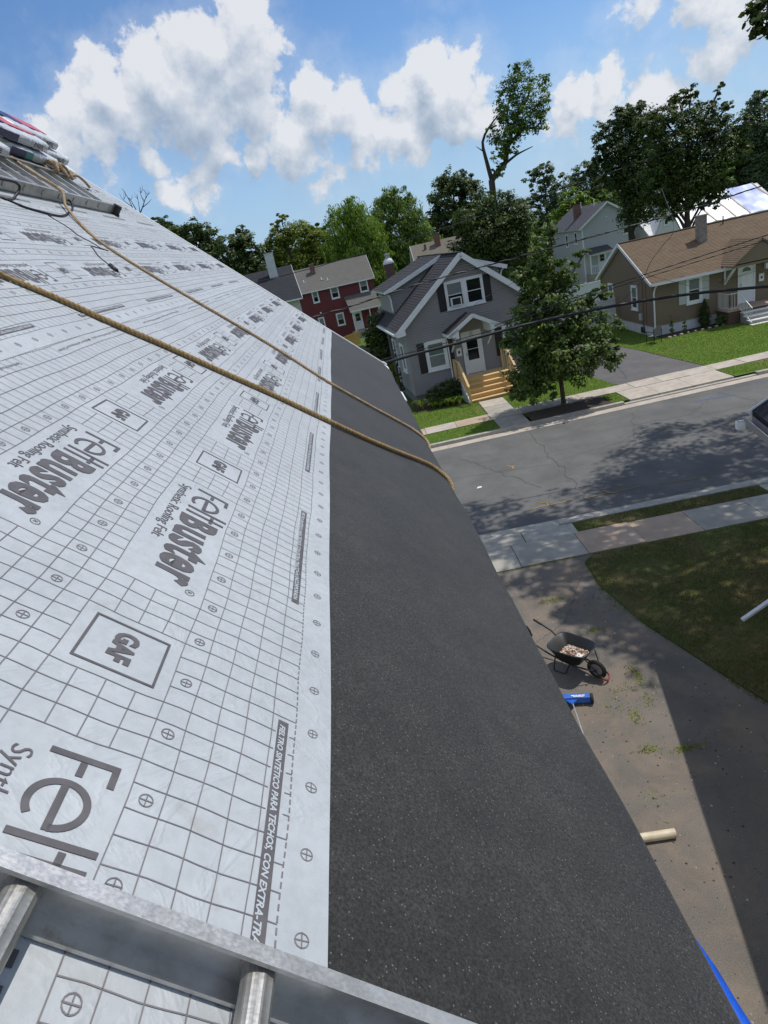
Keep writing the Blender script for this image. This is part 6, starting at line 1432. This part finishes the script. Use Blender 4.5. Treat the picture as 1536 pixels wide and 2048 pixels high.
tree('oak_tree', (-19.8,90,-1.05), [(-20.2,90,14.5,2.2,1.6),(-22.5,90,14.4,1.9,1.7),(-19.9,90,12.4,2.9,2.6),(-18.2,90,13.4,1.7,1.6),(-22.8,90,11.5,2.6,2.6),(-20,90,8.5,4,3)], L_DARK, 'dark round tree just above the felt edge, left of a close pair', leaf=.46, dens=1.05, seed=11, trunk_r=.35, bark=BARK_D, group='dark trees beyond the felt edge')
tree('oak_tree', (-15.0,88,-1.05), [(-14.2,88,12.6,1.6,1.5),(-15.9,88,10.9,2.3,2.5),(-13.6,88,11.0,1.5,2.2),(-15.3,88,8.7,2.7,2.0),(-12.6,88,8.6,1.6,2),(-14,88,6,3,2)], L_DARK, 'dark tree right of a close pair above the felt edge', leaf=.45, dens=1.05, seed=12, trunk_r=.32, bark=BARK_D, group='dark trees beyond the felt edge')
tree('oak_tree', (-25.2,96,-1.05), [(-25.5,96,17.0,1.5,1.1),(-25.0,96,15.2,2.2,1.9),(-26.5,96,13.5,2.4,2.4)], L_DARK, 'dark treetop peeping over the felt edge beside the bare branches', leaf=.46, dens=1.0, seed=13, trunk_r=.3, bark=BARK_D)
md = [(36.3,130,14.3,2.5,2.0),(34.4,130,14.0,1.7,1.6),(38.4,130,13.2,2.0,1.9),(36.8,130,10.5,2.8,3.1),(34.3,130,9.3,2.3,2.8),(39.0,130,9.2,2.5,2.8),(36.5,130,6,4,3)]
tree('oak_tree', (36.5,130,-1.05), md, L_BLUE, 'distant bluish open tree right of the leaning one, with gaps of sky', leaf=.55, dens=.62, seed=14, trunk_r=.35, bark=BARK_D)
tree('oak_tree', (51,150,-1.05), [(50.8,150,14,2.8,2.0),(53.4,150,13.1,2.6,2.4),(48.5,150,12.7,2.3,2.2),(51,150,10.5,4.3,3),(50,150,7,5,3)], L_BLUE, 'farthest bluish tree in the gap left of the big oak', leaf=.6, dens=.9, seed=15, trunk_r=.35, bark=BARK_D)
tree('maple_tree', (31,97,-1.05), [(30.6,97,8.6,1.5,1.4),(32.2,97,8.0,1.5,1.5),(29.4,97,7.3,1.7,1.4),(31.4,97,6.5,2.1,1.6),(33.6,97,7.1,1.1,1.2),(29.5,97,5,2.5,2),(32.5,97,4.5,2.5,2),(34.8,97,6,1.4,1.4)], L_BRIGHT, 'bright green small tree above the brick chimney of the pale blue house', leaf=.42, dens=1.0, seed=16, trunk_r=.2)
ol = [(25.9,66,13.9,1.3,1.2),(24.4,66,13.0,1.2,1.1),(27.2,66,14.2,1.4,1.1),(24.1,66,11.4,.95,.8),(25.7,66,11.5,1.9,1.9),(27.6,66,12.3,2.0,2.3),(26.5,66,9.3,2.2,2.2),(28.4,66,9.3,2.0,2.3),(24.9,66,9.8,1.3,1.3),(27.5,66,6.5,2.6,2.0),(23.4,66,10.4,.6,.6)]
tree('oak_tree', (26.6,66,-.75), ol, L_DARK, 'left dark spreading oak behind the pale blue and cream roofs', leaf=.29, dens=1.0, seed=17, trunk_r=.42, bark=BARK_D, tone0=.25)
orr = [(25.4,56,12.5,1.5,1.3),(24.3,56,12.0,1.1,1.1),(26.6,56,13.4,.6,.9),(27.4,56,13.7,.65,.7),(29.7,56,13.5,.45,.6),(29.1,56,12.8,.5,.5),(30.3,56,12.4,.65,.42),(27.7,56,11.8,1.7,1.5),(29.6,56,10.8,1.5,1.2),(26.1,56,10.4,2.3,1.7),(28.9,56,9.2,2.2,1.8),(30.8,56,9.1,1.0,1.3),(24.9,56,8.9,1.7,1.4),(27.2,56,7.7,2.4,1.6),(29.6,56,6.9,1.2,1.2),(24.4,56,7.4,1.2,.9),(26.8,56,6.4,2.0,1.0),(28.8,56,5.9,1.0,.8),(25.6,56,5.8,.65,.9),(25.0,56,6.4,.7,.7),(29.3,56,12.1,.35,.6),(31.4,56,10.6,.9,1.0),(31.0,56,8.9,.9,.9)]
tree('oak_tree', (26.95,56,-.35), orr, L_DARK, 'largest oak on the right, trunk rising behind the brown roof chimney', leaf=.26, dens=.92, seed=18, trunk_r=.36, bark=BARK_D, trunk_top=(27.1,56,11.5), fork=.5, clump=.34, tone0=.42)
tree('pine_tree', (55.6,95,-1.05), [(55.5,95,12.9,2.1,3.2),(56.0,95,9.4,2.6,3.9),(54.3,95,8.2,1.8,3.3),(56.4,95,5.0,2.8,3),(55.2,95,15.4,1.2,1.3),(57.9,95,10.5,2.4,3.6)], L_BLUE, 'dark blue-green evergreen cut by the right edge', leaf=.42, dens=1.1, seed=19, trunk_r=.35, bark=BARK_D, tone0=.15)
tree('maple_tree', (42.0,88,-1.05), [(41.5,88,8.0,1.6,1.5),(43.0,88,7.0,1.5,1.4),(40.5,88,6.2,1.6,1.5)], L_YELL, 'small yellow-green tree between the big oak and the sheeted roof', leaf=.42, dens=.9, seed=20, trunk_r=.18)
# bare tree
bt_ = thing('bare_tree', (-27.9,95,-1.05), 'leafless grey branches showing above the felt edge', 'tree')
b = MB(); limb(b, [(-27.9,95,-1.1),(-28.0,95,10),(-27.95,95,18.2)], .28, .13, 7); build('trunk', b, BARK, bt_)
b = MB()
for pts, r0, r1 in [([(-27.99,95,17.89),(-27.76,95,19.08),(-28.14,95,20.69)],.11,.03),([(-27.95,95,17.9),(-26.82,95,19.2),(-25.96,95,20.25),(-25.24,95,20.71)],.11,.025),([(-26.82,95,19.2),(-25.84,95,19.61),(-25.31,95,19.93)],.07,.02),([(-27.9,95,17.5),(-28.25,95,20.41),(-28.62,95,21.82)],.09,.025),([(-27.6,95,18.4),(-27.35,95,18.69),(-26.96,95,20.9)],.07,.02),([(-28.2,95,19.6),(-29.0,95,20.6),(-29.2,95,21.4)],.05,.02),([(-26.4,95,19.7),(-26.5,95,20.8),(-26.2,95,21.6)],.05,.02),([(-25.9,95,20.2),(-25.8,95,21.2)],.04,.015)]: limb(b, pts, r0, r1, 5)
rn = random.Random(4)
for _ in range(26):
    p = to_np(rn.choice([(-28.1,95,20.3),(-26.3,95,19.9),(-25.6,95,20.5),(-28.4,95,21.2),(-27.1,95,20.3),(-26.4,95,20.9),(-28.9,95,20.6)])); q = p+np.array([rn.uniform(-.6,.6),rn.uniform(-.3,.3),rn.uniform(.2,1.0)]); limb(b, [tuple(p),tuple((p+q)/2+np.array([.06,0,0])),tuple(q)], .022, .008, 4)
build('limb', b, BARK, bt_)
# the big tree on the right, above and outside the frame: its lowest spray and its dappled shade are in the picture
big = [(12.5,17.5,14.5,3.4,2.4,3.2),(9.6,18.6,15.0,2.3,1.6,2.2),(15.5,15,14,3.5,2.6,3.5),(12,13.2,13.2,2.9,2.2,2.8),(10.2,15.8,13.6,1.9,1.5,2.0),(15,19,15,3,2.2,2.8),(13.5,11,12.0,2.6,2.0,2.4),(12.2,9.0,11.2,1.9,1.6,1.9),(15.5,11,13.5,3,2.4,3),(8.4,19.4,15.4,1.5,1.1,1.6),(17.5,16.5,12,2.6,2.2,2.6),(14.0,19.5,12.6,2.0,1.5,1.8),(17.2,18.9,12.2,1.8,1.5,1.8),(10.4,12.6,11.6,1.6,1.2,1.6),(11.3,10.7,11.2,1.6,1.2,1.6),(16.6,21.6,14.2,2.6,1.9,2.6)]
tree('street_tree', (15.6,14.2,.1), big, L_DARK, 'big street tree whose lowest leafy spray hangs into the top right corner', leaf=.24, dens=.36, seed=22, trunk_r=.42, trunk_top=(13.8,15,15), fork=.4, per=40,
     limbs=[([(14.6,14.5,8.2),(11.5,14.2,10.2),(9.4,13.6,10.6),(8.0,13.2,10.2)],.13,.02)])
sp_ = leaves([(7.75,13.05,10.05,.42,.30,.4),(8.3,13.25,10.4,.5,.35,.5),(8.0,13.1,9.75,.28,.24,.3),(9.0,13.5,10.7,.6,.4,.6)], .15, 1.0, np.random.default_rng(2), clump=.5, aspect=.55, per=20)
leaf_mesh_object('leaf_spray', sp_[0], 4, sp_[1], L_DARK, [o for o in COL.objects if o.name.startswith('street_tree') and o.type == 'EMPTY'][-1], kind='stuff')
# more trees beyond, closing the skyline: copies of a few kinds
def proto(seed, m, label):
    rn = random.Random(seed); lob = []
    for _ in range(9):
        a = rn.uniform(0,6.28); r = rn.uniform(0,2.6); z = rn.uniform(4.5,11.5); lob.append((r*math.cos(a), r*math.sin(a), z, rn.uniform(1.5,2.6), rn.uniform(1.4,2.3)))
    lob.append((0,0,12.2,1.6,1.5)); lob.append((0,0,3.2,3.4,2.4))
    return tree('shade_tree', (0,0,0), lob, m, label, leaf=.6, dens=.85, seed=seed, trunk_r=.3, bark=BARK_D, group='trees closing the skyline beyond the houses')
lab = 'dark tree of the distant skyline beyond the houses'
pr_ = [proto(31, L_DARK, 'dark green tree of the distant skyline beyond the houses'), proto(32, L_BLUE, 'bluish green tree of the distant skyline beyond the houses'), proto(33, L_MID, 'mid green tree of the distant skyline beyond the houses')]
spots = [(-34,118,1.28),(-27,125,1.22),(-21,122,1.06),(-30,108,1.25),(-12,128,1.13),(-6,135,1.17),(0,132,1.13),(6,138,1.12),(11,130,1.05),(21,128,1.03),(26,136,1.0),(30,122,.86),(43,140,.95),(46,128,.82),(56,150,.95),(24,112,.80),(22,98,.62),(20,86,.50),(26,90,.50),(33,108,.70),(38,112,.72),(40,104,.85),(44,112,1.0),(50,110,1.1),(36,100,.9),(-17,110,.9),(-10,106,.8),(-3,112,.9),(9,112,.85),(52,124,1.0),(17,80,.40),(6,78,.42),(-11,98,.85),(58,132,1.1),(31,84,.72),(34,90,.8),(39,98,.85),(-26,100,.98),(-16,100,.95),(-12.5,96,.8),(-7,100,.95),(-22,104,1.08),(55.8,100,1.0),(52,96,.9),(60,104,1.1),(48,90,.7)]
rn = random.Random(9); used_ = [False]*3
for (x, y, s) in spots:
    k = rn.choice((0,0,1,1,2)) if y > 100 else rn.choice((0,0,2)); o = pr_[k]; z = -1.05
    if not used_[k]: used_[k] = True; c = o
    else: c = copy_tree(o, (x,y,z))
    c.location = (x, y, z); c.scale = (s*1.05, s*1.05, s); c.rotation_euler = (0,0,rn.uniform(0,6.28))
# ------------------------------------------------------------------ shrubs and garden plants
def bush(name, lobes, m, label, leaf=.1, dens=1.3, seed=1, base=None, cat='shrub', group=None, **kw):
    rng = np.random.default_rng(seed); x = sum(q[0] for q in lobes)/len(lobes); y = sum(q[1] for q in lobes)/len(lobes)
    t = thing(name, base or (x,y,.1), label, cat, group); b = MB(); B = to_np(WPOS[t.name])
    for q in lobes: b.tube([tuple(B), tuple((B+to_np(q[:3]))/2+np.array([.03,0,.05])), q[:3]], [.03,.02,.008], 5)
    build('stem', b, BARK, t); V, T = leaves(lobes, leaf, dens, rng, **kw); leaf_mesh_object('foliage', V, 4, T, m, t); return t
bush('bush', [(.35,38.4,3.9,.62,.66),(-.05,38.6,3.3,.7,.6),(.55,38.4,2.9,.6,.6),(.1,38.5,2.2,.8,.7),(.4,38.4,1.4,.8,.7),(0,38.6,.8,.8,.6)], L_DARK, 'tall dark bush between the stockade fence and the grey house', leaf=.16, seed=41)
bush('ivy_column', [(1.12,35.6,z,.20,.38,.3) for z in (.5,1.1,1.7,2.3,2.9,3.4)], L_IVY, 'ivy climbing beside the left wall of the grey house', leaf=.11, seed=42, cat='ivy')
bush('young_tree', [(.30,33.8,2.0,.45,.35),(.02,33.7,1.55,.45,.3),(.55,33.9,1.5,.4,.3),(.2,33.8,1.1,.5,.3)], L_YELL, 'small bright sapling left of the grey house', leaf=.16, dens=.8, seed=43, aspect=.3, droop=.3, cat='sapling')
bush('shrub', [(2.35,31.1,.62,.5,.42),(3.0,31.2,.75,.5,.5),(2.65,30.9,.5,.6,.35),(3.45,31.3,.7,.35,.5)], L_DARK, 'dark leafy shrub under the ground floor window of the grey house', leaf=.10, seed=44)
def lily(x, y, s, label, seed, m=L_BRIGHT):
    rng = np.random.default_rng(seed); n = 46; a = rng.uniform(0,6.28,n); V = np.zeros((n,4,3)); L = s*rng.uniform(.6,1.2,n); dx, dy = np.cos(a), np.sin(a); w = .012
    V[:,0] = np.stack([x+dx*.04,y+dy*.04,np.full(n,.115)],1); V[:,1] = np.stack([x+dx*L*.3-dy*w,y+dy*L*.3+dx*w,.115+L*.75],1); V[:,2] = np.stack([x+dx*L*.85,y+dy*L*.85,.115+L*.62],1); V[:,3] = np.stack([x+dx*L*.3+dy*w,y+dy*L*.3-dx*w,.115+L*.75],1)
    o = leaf_mesh_object('lily_plant', V.reshape(-1,3), 4, np.repeat(rng.uniform(.3,1,n),4), m, None); o['label'] = label; o['category'] = 'plant'; o['group'] = 'strappy plants in the bed before the grey house'; return o
for i, (x, y, s) in enumerate([(1.35,30.95,.62),(1.62,30.75,.66),(2.15,30.45,.48),(2.45,30.4,.5),(2.8,30.35,.52),(3.1,30.3,.5),(3.4,30.25,.55)]): lily(x, y, s, ['yellowish strappy plant at the left end of the bed by the roof edge','strappy plant second from the left in the bed of the grey house','strappy bright plants in the row before the dark shrub','strappy bright plants in the row before the dark shrub','strappy bright plants in the row before the dark shrub','strappy bright plants in the row before the dark shrub','strappy bright plant closest to the pine steps'][i], 60+i, L_YELL if i < 2 else L_BRIGHT)
bush('conifer', [(18.15,35.95,.55,.30,.42),(18.15,35.95,1.0,.22,.38),(18.15,35.95,1.4,.11,.28)], L_DARK, 'small cone-shaped evergreen against the white foundation', leaf=.07, seed=45, dens=1.6)
bush('shrub', [(19.2,35.55,.42,.5,.32),(19.6,35.45,.4,.35,.3),(18.85,35.6,.38,.3,.26)], L_MID, 'low rounded shrub at the foot of the white railing', leaf=.08, seed=46)
bush('flower_stalk', [(16.3,35.9,.5,.12,.35),(16.3,35.9,.95,.08,.25)], L_BRIGHT, 'thin tall green plant behind the garden chair', leaf=.08, seed=47, dens=.8, cat='plant')
bush('flower_stalk', [(16.85,35.6,.4,.12,.28),(16.85,35.6,.75,.06,.2)], L_BRIGHT, 'thin green plant right of the garden chair in the mulch bed', leaf=.07, seed=48, dens=.8, cat='plant')
for i, x in enumerate((15.8,16.1,16.5,16.9,17.3,17.7,18.1,18.5,18.9,19.3)):
    y = 35.12+.04*i+random.uniform(-.04,.04); s = random.uniform(.07,.12); b = MB(); b.lathe([(s*.7,0),(s,.04),(s*.75,.09),(.01,.11)], (x,y,.10), 7); o = build('edging_stone', b, CONC_G, label='pale edging stones along the mulch bed of the brown house', cat='stone', group='edging stones of the brown house bed')
